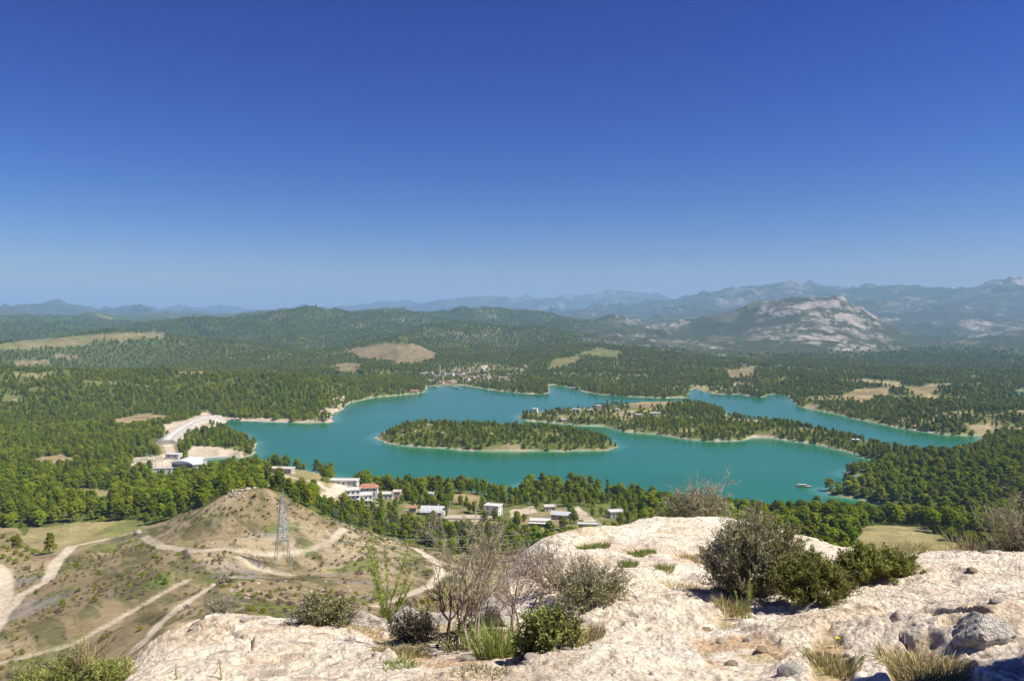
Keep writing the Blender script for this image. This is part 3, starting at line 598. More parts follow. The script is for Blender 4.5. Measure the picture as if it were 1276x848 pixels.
# ================================================================== THE ROCK LEDGE UNDERFOOT
LP = []
def lc(u, v, Y): LP.append((u, v, Y))
for a in ((60, 900, 4.9), (160, 848, 5.7), (300, 848, 5.3), (450, 848, 4.95), (560, 848, 4.75), (640, 848, 4.6), (800, 848, 4.5), (1000, 848, 4.5), (1150, 848, 4.45), (1276, 848, 4.2), (1450, 848, 4.0), (300, 1100, 3.2), (638, 1100, 3.0), (1000, 1100, 3.0), (1300, 1100, 2.9), (638, 1500, 2.0), (1300, 1500, 2.0), (0, 1500, 2.2),
          (175, 800, 7.0), (205, 782, 7.6), (300, 765, 8.2), (400, 771, 7.9), (300, 800, 6.7), (400, 802, 6.5), (460, 800, 6.6), (480, 820, 5.9), (520, 822, 5.9), (600, 820, 5.75), (690, 812, 5.9), (540, 800, 6.5), (560, 785, 7.1), (610, 770, 7.6), (620, 800, 6.5), (680, 800, 6.4), (520, 775, 7.7), (600, 752, 8.7),
          (640, 720, 9.3), (700, 770, 7.3), (760, 800, 5.95), (830, 800, 5.8), (900, 800, 5.75), (1000, 800, 5.55), (1100, 800, 5.35), (1276, 800, 4.75), (720, 745, 7.8), (800, 750, 7.4), (950, 757, 7.0), (1100, 750, 6.6), (1200, 752, 6.2), (1276, 750, 5.7),
          (670, 690, 10.8), (740, 700, 9.9), (850, 700, 10.0), (1000, 712, 9.1), (1150, 708, 8.2), (1276, 712, 7.2), (700, 660, 12.6), (760, 657, 12.9), (800, 646, 14.6), (890, 645, 14.8), (850, 670, 12.2), (960, 653, 13.8), (1000, 664, 12.7), (1085, 683, 11), (1180, 685, 10), (1276, 687, 9.2), (1450, 700, 8.6)): lc(*a)
LP = np.array(LP); lx = (LP[:, 0]-UC)*LP[:, 2]/F; lz = H-(LP[:, 1]-HZ)*LP[:, 2]/F
ledge_f = RBF(np.stack(tl(lx, LP[:, 2]), 1), lz, 0.06, 1e-4)
OUTL = [(40, 1100, 3.2), (100, 900, 4.8), (150, 850, 5.6), (168, 805, 6.9), (198, 777, 7.8), (230, 766, 8.1), (270, 758, 8.4), (330, 757, 8.4), (400, 764, 8.1), (440, 768, 8.0), (500, 766, 8.2), (560, 758, 8.5), (612, 745, 8.9), (630, 715, 9.7), (640, 700, 10.4), (655, 680, 11.4), (668, 668, 12.2), (700, 656, 12.9), (735, 654, 13.1), (765, 654, 13.2), (790, 645, 14.7), (830, 642, 15.1),
        (890, 643, 15.1), (930, 646, 14.6), (970, 655, 13.6), (1000, 662, 12.9), (1090, 681, 11.3), (1140, 682, 10.6), (1180, 683, 10.2), (1276, 686, 9.4), (1480, 700, 8.8), (1700, 1100, 3.5), (1500, 2500, 1.2), (638, 3000, 0.9), (-300, 2500, 1.2)]
outl = rough([((u-UC)*Y/F, Y) for u, v, Y in OUTL], 0.10, s=0.25, seed=41)
LTH = np.radians(np.linspace(-58, 58, 960)); LLR = np.log(np.geomspace(2.3, 19, 480))
AT, AL = np.meshgrid(LTH, LLR); AR = np.exp(AL); AX = AR*np.sin(AT); AY = AR*np.cos(AT)
def ledge_coarse(f, k=3):
    ia = np.unique(np.append(np.arange(0, len(LLR), k), len(LLR)-1)); ja = np.unique(np.append(np.arange(0, len(LTH), k), len(LTH)-1))
    A = f(np.ix_(ia, ja)); B = np.stack([np.interp(LTH, LTH[ja], r_) for r_ in A]); return np.stack([np.interp(LLR, LLR[ia], B[:, q]) for q in range(B.shape[1])], 1)
AZ0 = ledge_coarse(lambda ix: ledge_f(AT[ix], AL[ix])); ASD = ledge_coarse(lambda ix: sdf(AX[ix], AY[ix], outl), 2)
APU = UC+F*AX/AY; APV = HZ+(H-AZ0)*F/AY
def lrel(x, y):
    wxx = x+0.25*fbm(x*1.3, y*1.3, 203, 2); wyy = y+0.25*fbm(x*1.3, y*1.3, 204, 2)
    big = fbm(x/1.6, y/1.6, 201, 3)*0.07
    rid = (ridged(wxx/1.1+wyy/2.6, wyy/0.9-wxx/2.4, 205, 4)-0.4)*0.060        # broken bedding
    d1, d2, ci = voronoi(wxx*2.2, wyy*2.2, 207); blk = np.clip((d2-d1)*2.5, 0, 1)**0.6*0.016+(ci-0.5)*0.014
    s1, s2, si_ = voronoi(wxx*.75+wyy*.2, wyy*1.05, 251); edge = np.clip((s2-s1)*5, 0, 1); slab = (si_-.5)*.075*edge-.07*np.clip(1-(s2-s1)*30, 0, 1)*(fbm(x*.9, y*.9, 255, 2) > -.05)+((wxx*3.1+si_*9) % 1.0)*0
    e1, e2, ei = voronoi(wxx*8, wyy*8, 211); cob = (np.clip(1-e1*1.5, 0, 1)**0.7)*0.016*(ei > 0.3)
    g1, g2, gi_ = voronoi(wxx*23, wyy*23, 215); peb = np.clip(1-g1*1.6, 0, 1)*0.009*(gi_ > 0.35)
    pit = -0.055*np.clip(1-e1*2.4, 0, 1)*(ei < 0.15)-0.026*np.clip(1-g1*2.0, 0, 1)*(gi_ < 0.17)
    return big+slab+rid*.8+blk+cob*.7+peb+pit+fbm(x*3.2, y*3.2, 219, 5, .58)*0.034, (ci, ei, gi_, e1, blk)
rel, (ci, ei, gi_, e1, blk) = lrel(AX, AY)
soilp = np.zeros(AX.shape)
for px in ([(490, 800), (540, 775), (600, 770), (680, 775), (735, 785), (725, 805), (640, 826), (560, 832), (500, 826)], [(855, 775), (900, 765), (960, 785), (985, 815), (940, 838), (880, 825)], [(1005, 790), (1040, 780), (1062, 815), (1060, 848), (1015, 848)], [(1105, 805), (1150, 795), (1200, 815), (1215, 860), (1110, 860)],
           [(840, 690), (885, 692), (890, 700), (845, 700)], [(820, 725), (880, 722), (890, 735), (830, 736)], [(900, 735), (925, 740), (930, 765), (900, 770)], [(400, 752), (480, 760), (470, 785), (420, 775)], [(455, 775), (500, 790), (480, 815), (465, 795)], [(722, 668), (760, 668), (756, 684), (722, 684)]):
    kk = (APU > min(q[0] for q in px)-25) & (APU < max(q[0] for q in px)+25) & (APV > min(q[1] for q in px)-25) & (APV < max(q[1] for q in px)+25)
    soilp[kk] = np.maximum(soilp[kk], sst(7, -7, sdf(APU[kk]+fbm(AX[kk]*4, AY[kk]*4, 231, 3)*12, APV[kk]+fbm(AX[kk]*4, AY[kk]*4, 232, 3)*8, px)))
AZ = AZ0+rel*(1-0.55*soilp)*(1.0-0.25*sst(8, 12, AR))-0.05*soilp
# dark clefts in the rock: (u, v, length, width in metres, angle, depth)
for u, v, ln, wd, an, dp in ((1188, 786, .32, .11, 1.9, .55), (1205, 806, .18, .08, 2.3, .4), (1040, 796, .20, .045, 2.2, .3), (1214, 842, .16, .05, 1.5, .3), (1130, 792, .06, .03, 2.6, .12), (1078, 747, .10, .03, 2.8, .12), (1105, 752, .09, .03, 2.8, .12), (1162, 748, .12, .03, 2.7, .12), (1083, 742, .08, .025, 2.7, .1), (1243, 748, .08, .05, 2.4, .12), (885, 800, .05, .03, 1.6, .12), (882, 765, .07, .04, .4, .12), (1115, 758, .06, .03, 2.6, .1)):
    Y = float(np.interp(v, [642, 650, 685, 710, 750, 800, 848], [14.5, 13, 10, 8.4, 6.4, 5.3, 4.5])); x = (u-UC)*Y/F
    dx, dy = AX-x, AY-Y; p = dx*math.cos(an)+dy*math.sin(an); q = -dx*math.sin(an)+dy*math.cos(an)+0.03*fbm(dx*9, dy*9, 77, 2)
    AZ -= dp*sst(1.0, 0.55, np.sqrt((p/ln)**2+(q/wd)**2))
AZ -= np.where(ASD > 0, np.minimum(ASD*0.5+ASD**2*1.1, 9)*1.0, 0)
AZ += np.where(ASD > -0.35, -0.10*(np.clip(ASD+0.35, 0, .35)/.35)**2, 0)
def lgz(x, y):
    t, l = tl(np.atleast_1d(np.asarray(x, float)), np.atleast_1d(np.asarray(y, float)))
    i = np.clip(np.interp(t, LTH, np.arange(len(LTH))), 0, len(LTH)-1.001); j = np.clip(np.interp(l, LLR, np.arange(len(LLR))), 0, len(LLR)-1.001)
    i0 = i.astype(int); j0 = j.astype(int); fi = i-i0; fj = j-j0
    return (AZ[j0, i0]*(1-fi)+AZ[j0, i0+1]*fi)*(1-fj)+(AZ[j0+1, i0]*(1-fi)+AZ[j0+1, i0+1]*fi)*fj
_ly = np.geomspace(3.2, 18, 500)
def lhit(u, v):
    z = H-(v-HZ)*_ly/F; g = lgz((u-UC)*_ly/F, _ly); k = np.where(g >= z)[0]; k = k[0] if len(k) else 250
    Y = _ly[k]; return Vector(((u-UC)*Y/F, Y, float(g[k])))
# colour: cream limestone, grey and ochre stains, orange earth in the hollows
lcol = np.ones(AX.shape+(3,))*C(.70, .625, .525)
lcol = lay(lcol, C(.76, .71, .64), sst(-0.1, 0.4, fbm(AX/1.1, AY/1.1, 241, 4))*0.8)
lcol = lay(lcol, C(.56, .45, .32), sst(0.12, 0.5, fbm(AX/0.9, AY/0.9, 242, 4)+0.3*fbm(AX*3, AY*3, 243, 3))*0.65)
lcol = lay(lcol, C(.53, .475, .41), sst(0.22, 0.5, fbm(AX*1.5, AY*1.5, 244, 4))*0.55)
lcol = lcol*(1+0.16*(ei-0.5)+0.14*(gi_-0.5)*(gi_ > .35)+0.10*(ci-0.5))[..., None]
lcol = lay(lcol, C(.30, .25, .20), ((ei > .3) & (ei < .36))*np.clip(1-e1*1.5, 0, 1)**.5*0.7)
lcol = lay(lcol, C(.50, .33, .18), soilp*sst(-0.35, 0.25, fbm(AX*2.5, AY*2.5, 245, 3))*0.75)
lcol = lay(lcol, C(.45, .40, .20), soilp*sst(0.0, 0.4, fbm(AX*3.5, AY*3.5, 246, 3))*0.6)
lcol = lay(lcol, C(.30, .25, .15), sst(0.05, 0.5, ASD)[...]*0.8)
lcol = lcol*C(1.0, .955, .875)
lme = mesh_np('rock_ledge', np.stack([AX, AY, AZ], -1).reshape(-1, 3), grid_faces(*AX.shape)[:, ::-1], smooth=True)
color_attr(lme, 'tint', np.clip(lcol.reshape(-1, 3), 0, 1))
rm = bpy.data.materials.new('limestone'); rm.use_nodes = True; N, L = nodes_of(rm); b = N['Principled BSDF']; b.inputs['Roughness'].default_value = 0.92; b.inputs['Specular IOR Level'].default_value = 0.2
at = N.new('ShaderNodeVertexColor'); at.layer_name = 'tint'; geo = N.new('ShaderNodeNewGeometry')
na = N.new('ShaderNodeTexNoise'); na.inputs['Scale'].default_value = 14; na.inputs['Detail'].default_value = 8; na.inputs['Roughness'].default_value = 0.72; L.new(geo.outputs['Position'], na.inputs['Vector'])
vo = N.new('ShaderNodeTexVoronoi'); vo.inputs['Scale'].default_value = 30; L.new(geo.outputs['Position'], vo.inputs['Vector'])
mr = N.new('ShaderNodeMapRange'); mr.inputs['From Min'].default_value = 0.32; mr.inputs['From Max'].default_value = 0.64; mr.inputs['To Min'].default_value = 0.60; mr.inputs['To Max'].default_value = 1.14; L.new(na.outputs['Fac'], mr.inputs['Value'])
vm = N.new('ShaderNodeVectorMath'); vm.operation = 'SCALE'; 
lv = N.new('ShaderNodeTexVoronoi'); lv.inputs['Scale'].default_value = 22; L.new(geo.outputs['Position'], lv.inputs['Vector'])          # dark specks: shade of small pits painted into the rock colour
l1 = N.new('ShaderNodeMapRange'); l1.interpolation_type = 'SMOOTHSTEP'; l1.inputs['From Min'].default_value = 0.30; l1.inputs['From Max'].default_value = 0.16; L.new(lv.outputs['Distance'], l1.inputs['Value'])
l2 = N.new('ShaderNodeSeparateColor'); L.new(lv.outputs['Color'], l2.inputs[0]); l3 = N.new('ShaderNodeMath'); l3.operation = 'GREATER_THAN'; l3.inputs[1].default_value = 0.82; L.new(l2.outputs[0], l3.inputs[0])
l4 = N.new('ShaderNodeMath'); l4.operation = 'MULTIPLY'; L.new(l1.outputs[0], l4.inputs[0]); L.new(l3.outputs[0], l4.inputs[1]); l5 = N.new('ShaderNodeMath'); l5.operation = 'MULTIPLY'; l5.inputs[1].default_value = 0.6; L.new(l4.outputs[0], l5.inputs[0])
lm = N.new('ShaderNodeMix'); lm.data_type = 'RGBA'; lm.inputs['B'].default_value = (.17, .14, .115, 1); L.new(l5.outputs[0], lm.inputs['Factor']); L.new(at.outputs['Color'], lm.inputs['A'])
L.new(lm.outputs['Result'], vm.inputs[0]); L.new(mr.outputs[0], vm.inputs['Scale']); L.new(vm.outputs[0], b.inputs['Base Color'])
mul = N.new('ShaderNodeMath'); mul.operation = 'MULTIPLY_ADD'; mul.inputs[1].default_value = -0.35; L.new(vo.outputs['Distance'], mul.inputs[0]); L.new(na.outputs['Fac'], mul.inputs[2])
bp = N.new('ShaderNodeBump'); bp.inputs['Strength'].default_value = 1.0; bp.inputs['Distance'].default_value = 0.042; L.new(mul.outputs[0], bp.inputs['Height']); L.new(bp.outputs[0], b.inputs['Normal'])
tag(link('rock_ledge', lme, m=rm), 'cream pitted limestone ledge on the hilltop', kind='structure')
mat('loose_limestone', (.62, .565, .48), 0.92, 0.22, 6, 0.8, 22, spec=0.2); mat('grey_limestone', (.60, .545, .465), 0.92, 0.3, 6, 0.8, 18, spec=0.2); mat('ochre_stone', (.48, .37, .25), 0.92, 0.25, 6, 0.8, 22, spec=0.2)

def stone_mesh(seed, sub=3, flat=0.65, amp=0.28):
    bm = bmesh.new(); bmesh.ops.create_icosphere(bm, subdivisions=sub, radius=1.0)
    co = np.array([v.co[:] for v in bm.verts]); rg_ = np.random.default_rng(seed)
    pl = rg_.normal(size=(9, 3)); pl /= np.linalg.norm(pl, axis=1, keepdims=True); dd = rg_.uniform(.55, .9, 9)
    for n_, d_ in zip(pl, dd):
        k = co@n_-d_; co = co-np.clip(k, 0, None)[:, None]*n_*0.85
    nz_ = fbm(co[:, 0]*1.7+seed, co[:, 1]*1.7+co[:, 2]*1.3, seed, 4)*amp*0.5+fbm(co[:, 0]*5+seed, co[:, 1]*5+co[:, 2]*4, seed+5, 3)*amp*0.2
    co = co*(1+nz_[:, None]); co[:, 2] *= flat
    for v, p in zip(bm.verts, co): v.co = p
    me = bpy.data.meshes.new('stone'); bm.to_mesh(me); bm.free(); return me
STONES = {m: [stone_mesh(300+i, 3) for i in range(3)] for m in ('loose_limestone', 'grey_limestone', 'ochre_stone')}
for m, l_ in STONES.items():
    for e in l_: e.materials.append(MATS[m])
BIG = [stone_mesh(330+i, 4, 0.8, 0.4) for i in range(4)]
def stone(name, label, u, v, w, m='loose_limestone', big=None, sink=0.5, sc=(1, 1, 1), rz=None, group=None, cat='stone'):
    p = lhit(u, v); r_ = w*p.y/F*0.5
    me = STONES[m][random.randrange(3)] if big is None else BIG[big]
    if big is not None and not me.materials: me.materials.append(MATS[m])
    o = tag(link(name, me), label, cat, group); o.location = p+Vector((0, 0, r_*(0.5-sink))); o.scale = (r_*sc[0], r_*sc[1], r_*sc[2]); o.rotation_euler = (random.uniform(-.2, .2), random.uniform(-.2, .2), random.uniform(0, 6.3) if rz is None else rz)
    return o
stone('boulder', 'pitted grey boulder overhanging the dark cleft at the right', 1226, 792, 84, 'grey_limestone', 0, 0.42, (1, .8, .8), 0.4, cat='boulder')
stone('boulder', 'small grey boulder near the bottom right corner', 1262, 838, 46, 'grey_limestone', 2, 0.55, (1, .9, .6), 0.9, cat='boulder')
stone('boulder', 'pale long boulder at the edge beside the feathery green plant', 440, 778, 78, 'loose_limestone', 2, 0.55, (1.2, .6, .6), 0.1, cat='boulder')
stone('boulder', 'pale boulder standing between the bare shrub and right slab', 622, 770, 60, 'loose_limestone', 3, 0.4, (.8, .8, 1.0), 2.2, cat='boulder')
stone('boulder', 'pale rounded boulder just behind the dark twiggy shrub', 548, 776, 46, 'loose_limestone', 3, 0.5, (1.1, .7, .7), 0.7, cat='boulder')
stone('boulder', 'cream boulder right of the feathery plant at the edge', 506, 772, 44, 'loose_limestone', 2, 0.5, (1.0, .8, .7), 1.9, cat='boulder')
for (u, v, w, m, lb) in ((584, 822, 20, 'loose_limestone', 'small white stone under the grass clump in the hollow'), (660, 818, 16, 'loose_limestone', 'small white stone below the green leafy plant'), (898, 800, 14, 'loose_limestone', 'white stone at the left rim of the orange earth'), (912, 828, 18, 'ochre_stone', 'ochre stone low in the orange earth patch'),
                         (950, 812, 22, 'ochre_stone', 'rusty flat stone at the right of the orange earth'), (880, 785, 12, 'ochre_stone', 'small ochre stone at the top of the orange earth'), (985, 838, 34, 'loose_limestone', 'broad pale stone just below the orange earth patch'), (1083, 715, 22, 'ochre_stone', 'flat ochre stone beside the low green bush'),
                         (1212, 712, 16, 'ochre_stone', 'small rusty stone on the right slab near its rim'), (932, 798, 12, 'loose_limestone', 'small pale stone in the middle of the orange earth'), (1243, 750, 20, 'grey_limestone', 'grey square stone lying on the right slab'), (1150, 826, 18, 'loose_limestone', 'pale stone in the dry grass beside the pink flower'), (305, 758, 12, 'loose_limestone', 'small white stone on the left slab rim'), (240, 760, 10, 'loose_limestone', 'tiny white stone at the left end of the rim'), (540, 812, 13, 'loose_limestone', 'small stone left of the grass clump')):
    stone('loose_stone', lb, u, v, w, m)

# ================================================================== PLANTS ON THE LEDGE
mat('grey_leaves', (.36, .335, .215), 0.8, 0.3, 9, trans=0.15); mat('bush_leaves', (.20, .205, .045), 0.7, 0.35, 7, trans=0.2); mat('fresh_leaves', (.33, .38, .09), 0.6, 0.3, 7, trans=0.3); mat('dark_leaves', (.10, .085, .045), 0.7, 0.35, 9, trans=0.1)
mat('dry_twig', (.31, .265, .20), 0.9, 0.3, 12); mat('purple_twig', (.27, .20, .185), 0.9, 0.3, 12); mat('dark_twig', (.062, .045, .038), 0.9, 0.3, 12); mat('straw', (.46, .375, .19), 0.8, 0.25, 7, trans=0.2); mat('green_grass', (.25, .32, .07), 0.6, 0.3, 5, trans=0.3); mat('olive_grass', (.24, .25, .09), 0.7, 0.3, 5, trans=0.25)
mat('yellow_petal', (.75, .55, .03), 0.6, 0.1, 5, trans=0.2); mat('pink_petal', (.60, .06, .26), 0.6, 0.1, 5, trans=0.2)

def curve(p, d, l, n, droop=0.0, wob=0.15):
    pts = [np.array(p, float)]; d = np.array(d, float); d /= np.linalg.norm(d)
    for i in range(n):
        d = d+RNG.normal(size=3)*wob; d[2] += droop; d /= np.linalg.norm(d); pts.append(pts[-1]+d*l/n)
    return np.array(pts)
def dome_shrub(name, label, loc, rx, ry, h, stems, twigs, leafy, seed, wood='dry_twig', cat='shrub', lean=(0, 0), leaf_l=.022, rad=.0045, up=0.5, base=0.25, top=1.0):
    """a dense low shrub: stems fan out from the root to an uneven dome, side twigs carry small leaves. leafy = [(part, material, leaves per twig, chooser)]"""
    global RNG
    RNG = np.random.default_rng(seed); t = thing(name, label, cat, loc)
    wd = MB(); parts = [MB() for _ in leafy]
    for i in range(stems):
        a = RNG.uniform(0, 6.283); f = math.sqrt(RNG.random()); el = 1-f*f*0.985
        lump = 0.72+0.45*vnoise(np.array([math.cos(a)*1.6+f*2+seed]), np.array([math.sin(a)*1.6+f]), seed)[0]
        tip = np.array([math.cos(a)*rx*f*lump+lean[0], math.sin(a)*ry*f*lump+lean[1], max(0.04, h*math.sqrt(el)*lump*RNG.uniform(.8, top))])
        b0 = np.array([math.cos(a)*rx*f*base, math.sin(a)*ry*f*base, 0.0]); mid = (b0+tip)/2+np.array([0, 0, 0.10*h])+RNG.normal(size=3)*0.05*h
        s = np.linspace(0, 1, 6)[:, None]; pts = b0*(1-s)**2+2*mid*s*(1-s)+tip*s*s+RNG.normal(size=(6, 3))*0.012*h*(s > 0)
        wd.tube(pts, np.linspace(rad, rad*0.3, 6), 3, False)
        od = (tip-b0)/(np.linalg.norm(tip-b0)+1e-6)
        for k in range(twigs):
            s_ = RNG.uniform(0.35, 1.0); q = pts[int(s_*5)]*(1-(s_*5) % 1)+pts[min(5, int(s_*5)+1)]*((s_*5) % 1)
            d = od+RNG.normal(size=3)*0.75+np.array([0, 0, up]); tw = curve(q, d, RNG.uniform(.08, .2)*max(h, .5), 3, 0, 0.22); tw[:, 2] = np.maximum(tw[:, 2], 0.01)
            wd.tube(tw, np.linspace(rad*0.5, rad*0.2, 4), 3, False)
            for (pn, mt, nl, ch), mb in zip(leafy, parts):
                if not ch(tw[-1][0]/rx, tw[-1][1]/ry, tw[-1][2]/h): continue
                w = RNG.random(nl)*2.99; i0 = w.astype(int); fr = (w-i0)[:, None]; lp = tw[i0]*(1-fr)+tw[i0+1]*fr
                mb.leaves(lp+RNG.normal(size=(nl, 3))*0.006, (tw[-1]-tw[0])[None]*6+RNG.normal(size=(nl, 3))*0.55, leaf_l*RNG.uniform(.6, 1.4, nl), leaf_l*0.34)
    wd.build('branches', MATS[wood], t)
    for (pn, mt, nl, ch), mb in zip(leafy, parts):
        if mb.v: mb.build(pn, MATS[mt], t)
    return t
def bare_shrub(name, label, loc, h, n0, seed, wood='dry_twig', spread=0.6, levels=4, rad=0.012, leaf=None, cat='shrub', lean=(0, 0), split=3, wob=.16):
    """a leafless shrub of forking branches"""
    global RNG
    RNG = np.random.default_rng(seed); t = thing(name, label, cat, loc); mb = MB(); lf = MB(); tips = []
    def grow(p, d, l, r_, lev):
        pts = curve(p, d, l, 4, 0.02, wob); mb.tube(pts, np.linspace(r_, r_*0.62, 5), 4 if lev < 2 else 3, False)
        if lev >= levels: tips.append(pts); return
        e = pts[-1]-pts[-2]; e /= np.linalg.norm(e)
        for k in range(split if lev else split+1):
            q = pts[RNG.integers(2, 5)]; grow(q, e+RNG.normal(size=3)*spread+np.array([0, 0, .12]), l*RNG.uniform(.55, .8), r_*0.6, lev+1)
    for i in range(n0):
        a = RNG.uniform(0, 6.283); grow(np.array([math.cos(a), math.sin(a), 0])*0.04*h, np.array([math.cos(a)*spread*.7+lean[0], math.sin(a)*spread*.7+lean[1], 1.0]), h*0.38*RNG.uniform(.75, 1.15), rad, 0)
    mb.build('branches', MATS[wood], t)
    if leaf and tips:
        m_, per, ll = leaf
        for pts in tips:
            k = RNG.integers(0, 4, per); lf.leaves(pts[k]+RNG.normal(size=(per, 3))*.012, RNG.normal(size=(per, 3))+(pts[-1]-pts[0])*4, ll*RNG.uniform(.6, 1.4, per), ll*.35)
        lf.build('leaves', MATS[m_], t)
    return t
def grass_tuft(name, label, loc, n, h, rx, ry, seed, mats=('green_grass',), cat='grass', bend=.5, width=.007, group=None, straw=0.0):
    global RNG
    RNG = np.random.default_rng(seed); t = thing(name, label, cat, loc, 0, group)
    for mi, m_ in enumerate(mats):
        k = n//len(mats); a = RNG.uniform(0, 6.283, k); f = np.sqrt(RNG.random(k)); p = np.stack([np.cos(a)*f*rx, np.sin(a)*f*ry, np.zeros(k)], 1)
        p[:, 2] = lgz(p[:, 0]+loc[0], p[:, 1]+loc[1])-loc[2]-0.01 if loc[1] < 17 and loc[2] > 140 else 0
        d = np.stack([np.cos(a)*f*bend+RNG.normal(size=k)*.25, np.sin(a)*f*bend+RNG.normal(size=k)*.25, np.ones(k)], 1); d /= np.linalg.norm(d, axis=1, keepdims=True)
        L_ = h*RNG.uniform(.45, 1.1, k)[:, None]; w = width*RNG.uniform(.6, 1.2, k)[:, None]; sd = np.cross(d, RNG.normal(size=(k, 3))); sd /= np.linalg.norm(sd, axis=1, keepdims=True)
        dr_ = np.array([0, 0, -1.0])*L_*bend*.28; hz_ = d*np.array([1, 1, 0])*L_*bend*.5
        q0, q1, q2 = p, p+d*L_*.55, p+d*L_+dr_+hz_
        v = np.stack([q0-sd*w*.5, q0+sd*w*.5, q1+sd*w*.4, q1-sd*w*.4, q2], 1).reshape(-1, 3); i = np.arange(k)*5
        mb = MB(); mb.add(v, np.stack([i, i+1, i+2, i+3], 1), np.stack([i+3, i+2, i+4], 1)); mb.build('blades', MATS[m_], t)
    return t
def feathery(name, label, loc, hts, seed, spread=.25, mt='fresh_leaves', leaf=.062, per=420, cat='plant', group=None):
    """upright stems clothed in fine leaves up to the tip"""
    global RNG
    RNG = np.random.default_rng(seed); t = thing(name, label, cat, loc, 0, group)
    for i, (ang, hh) in enumerate(hts):
        st = MB(); lf = MB(); d = np.array([math.sin(ang), RNG.uniform(-.12, .12), math.cos(ang)]); pts = curve((RNG.uniform(-.03, .03), RNG.uniform(-.03, .03), -.02), d, hh, 8, 0.012, 0.035)
        st.tube(pts, np.linspace(.006, .0018, 9), 4, False); s_ = st.build('stem', MATS['fresh_leaves'], t)
        k = int(per*hh); w = (RNG.random(k)**.8)*7.9; i0 = w.astype(int); fr = (w-i0)[:, None]; lp = pts[i0]*(1-fr)+pts[i0+1]*fr
        tp = (1.15-w/8)[:, None]; dd = RNG.normal(size=(k, 3)); dd[:, 2] = np.abs(dd[:, 2])*.8+.35
        lf.leaves(lp, dd, leaf*(0.45+tp[:, 0])*RNG.uniform(.6, 1.2, k), leaf*.085); lf.build('leaves', MATS[mt], s_)
    return t
def at_(u, v, dz=0.0): p = lhit(u, v); return (p.x, p.y, p.z-0.03+dz)

yes = lambda x, y, z: True
p = at_(958, 752); k = p[1]/F
dome_shrub('shrub', 'large domed grey-green shrub on the pale rock ledge', (p[0]-.06, p[1]+.35, p[2]-.02), 86*k, 62*k, 116*k, 250, 9,
           [('grey_leaves', 'grey_leaves', 9, lambda x, y, z: z > .35 and x+.3*RNG.normal() < .5), ('green_leaves', 'bush_leaves', 16, lambda x, y, z: x+0.5*RNG.normal() > -.15), ('dark_leaves', 'dark_leaves', 5, lambda x, y, z: z < .6 and x < .3)], 501, 'dry_twig', leaf_l=.026, rad=.006, base=.4)
p = at_(1018, 752); k = p[1]/F
dome_shrub('shrub', 'low dark green skirt of bush at the foot of the large domed shrub', (p[0], p[1]+.12, p[2]), 58*k, 46*k, 58*k, 130, 8, [('green_leaves', 'bush_leaves', 20, yes), ('dark_leaves', 'dark_leaves', 5, lambda x, y, z: z < .6)], 502, 'dark_twig', leaf_l=.026)
p = at_(1100, 722); k = p[1]/F
dome_shrub('shrub', 'low spreading green bush on the rim right of the domed shrub', (p[0], p[1]+.15, p[2]), 62*k, 44*k, 36*k, 140, 8, [('green_leaves', 'bush_leaves', 18, yes), ('fresh_leaves', 'fresh_leaves', 5, lambda x, y, z: z > .5)], 503, 'dry_twig', leaf_l=.032)
p = at_(735, 758); k = p[1]/F
dome_shrub('shrub', 'grey wiry shrub with pale leaves on the left rim of the right slab', (p[0], p[1]+.2, p[2]), 62*k, 55*k, 62*k, 170, 8, [('pale_leaves', 'grey_leaves', 6, yes), ('green_leaves', 'bush_leaves', 5, lambda x, y, z: z < .6)], 504, 'dry_twig', leaf_l=.024, rad=.005)
p = at_(690, 738); k = p[1]/F
bare_shrub('shrub', 'purplish bare shrub leaning up the rock edge', (p[0], p[1], p[2]), 92*k, 10, 505, 'purple_twig', .5, 4, .010, ('grey_leaves', 3, .02), lean=(-.55, .1))
p = at_(592, 812); k = p[1]/F
bare_shrub('shrub', 'tall bare twiggy shrub in the hollow between the slabs', (p[0], p[1]+.1, p[2]), 178*k, 3, 506, 'dry_twig', .27, 5, .013, ('straw', 2, .018), wob=.12)
p = at_(560, 800)
bare_shrub('shrub', 'dark crooked dead branches rising left in the hollow', (p[0], p[1]+.1, p[2]), 110*p[1]/F, 4, 507, 'dark_twig', .6, 4, .016, lean=(.35, 0), wob=.25)
p = at_(640, 800); k = p[1]/F
bare_shrub('shrub', 'thin bare grey shrub behind the grass clump, leaning right', (p[0], p[1]+.25, p[2]), 120*k, 4, 521, 'purple_twig', .42, 4, .009, ('straw', 3, .02), lean=(.15, 0))
p = at_(518, 800); k = p[1]/F
dome_shrub('shrub', 'small dark purplish shrub at the left of the hollow', (p[0], p[1], p[2]), 34*k, 30*k, 46*k, 80, 7, [('dark_leaves', 'dark_leaves', 9, yes), ('grey_leaves', 'grey_leaves', 2, yes)], 508, 'dark_twig', leaf_l=.02)
p = at_(412, 770); k = p[1]/F
dome_shrub('shrub', 'low green and grey shrub on the rim of the left slab', (p[0], p[1]-.1, p[2]-.03), 58*k, 40*k, 44*k, 110, 7, [('green_leaves', 'bush_leaves', 9, lambda x, y, z: abs(x) < .5), ('dark_leaves', 'dark_leaves', 6, lambda x, y, z: abs(x) < .6), ('grey_leaves', 'grey_leaves', 5, yes)], 509, 'dry_twig', leaf_l=.024)
p = at_(270, 764); k = p[1]/F
dome_shrub('shrub', 'pale grey dry tuft of twigs at the far left of the rim', (p[0], p[1]+.15, p[2]-.05), 26*k, 22*k, 26*k, 60, 6, [('grey_leaves', 'grey_leaves', 3, yes)], 510, 'dry_twig', leaf_l=.018)
p = at_(690, 808); k = p[1]/F
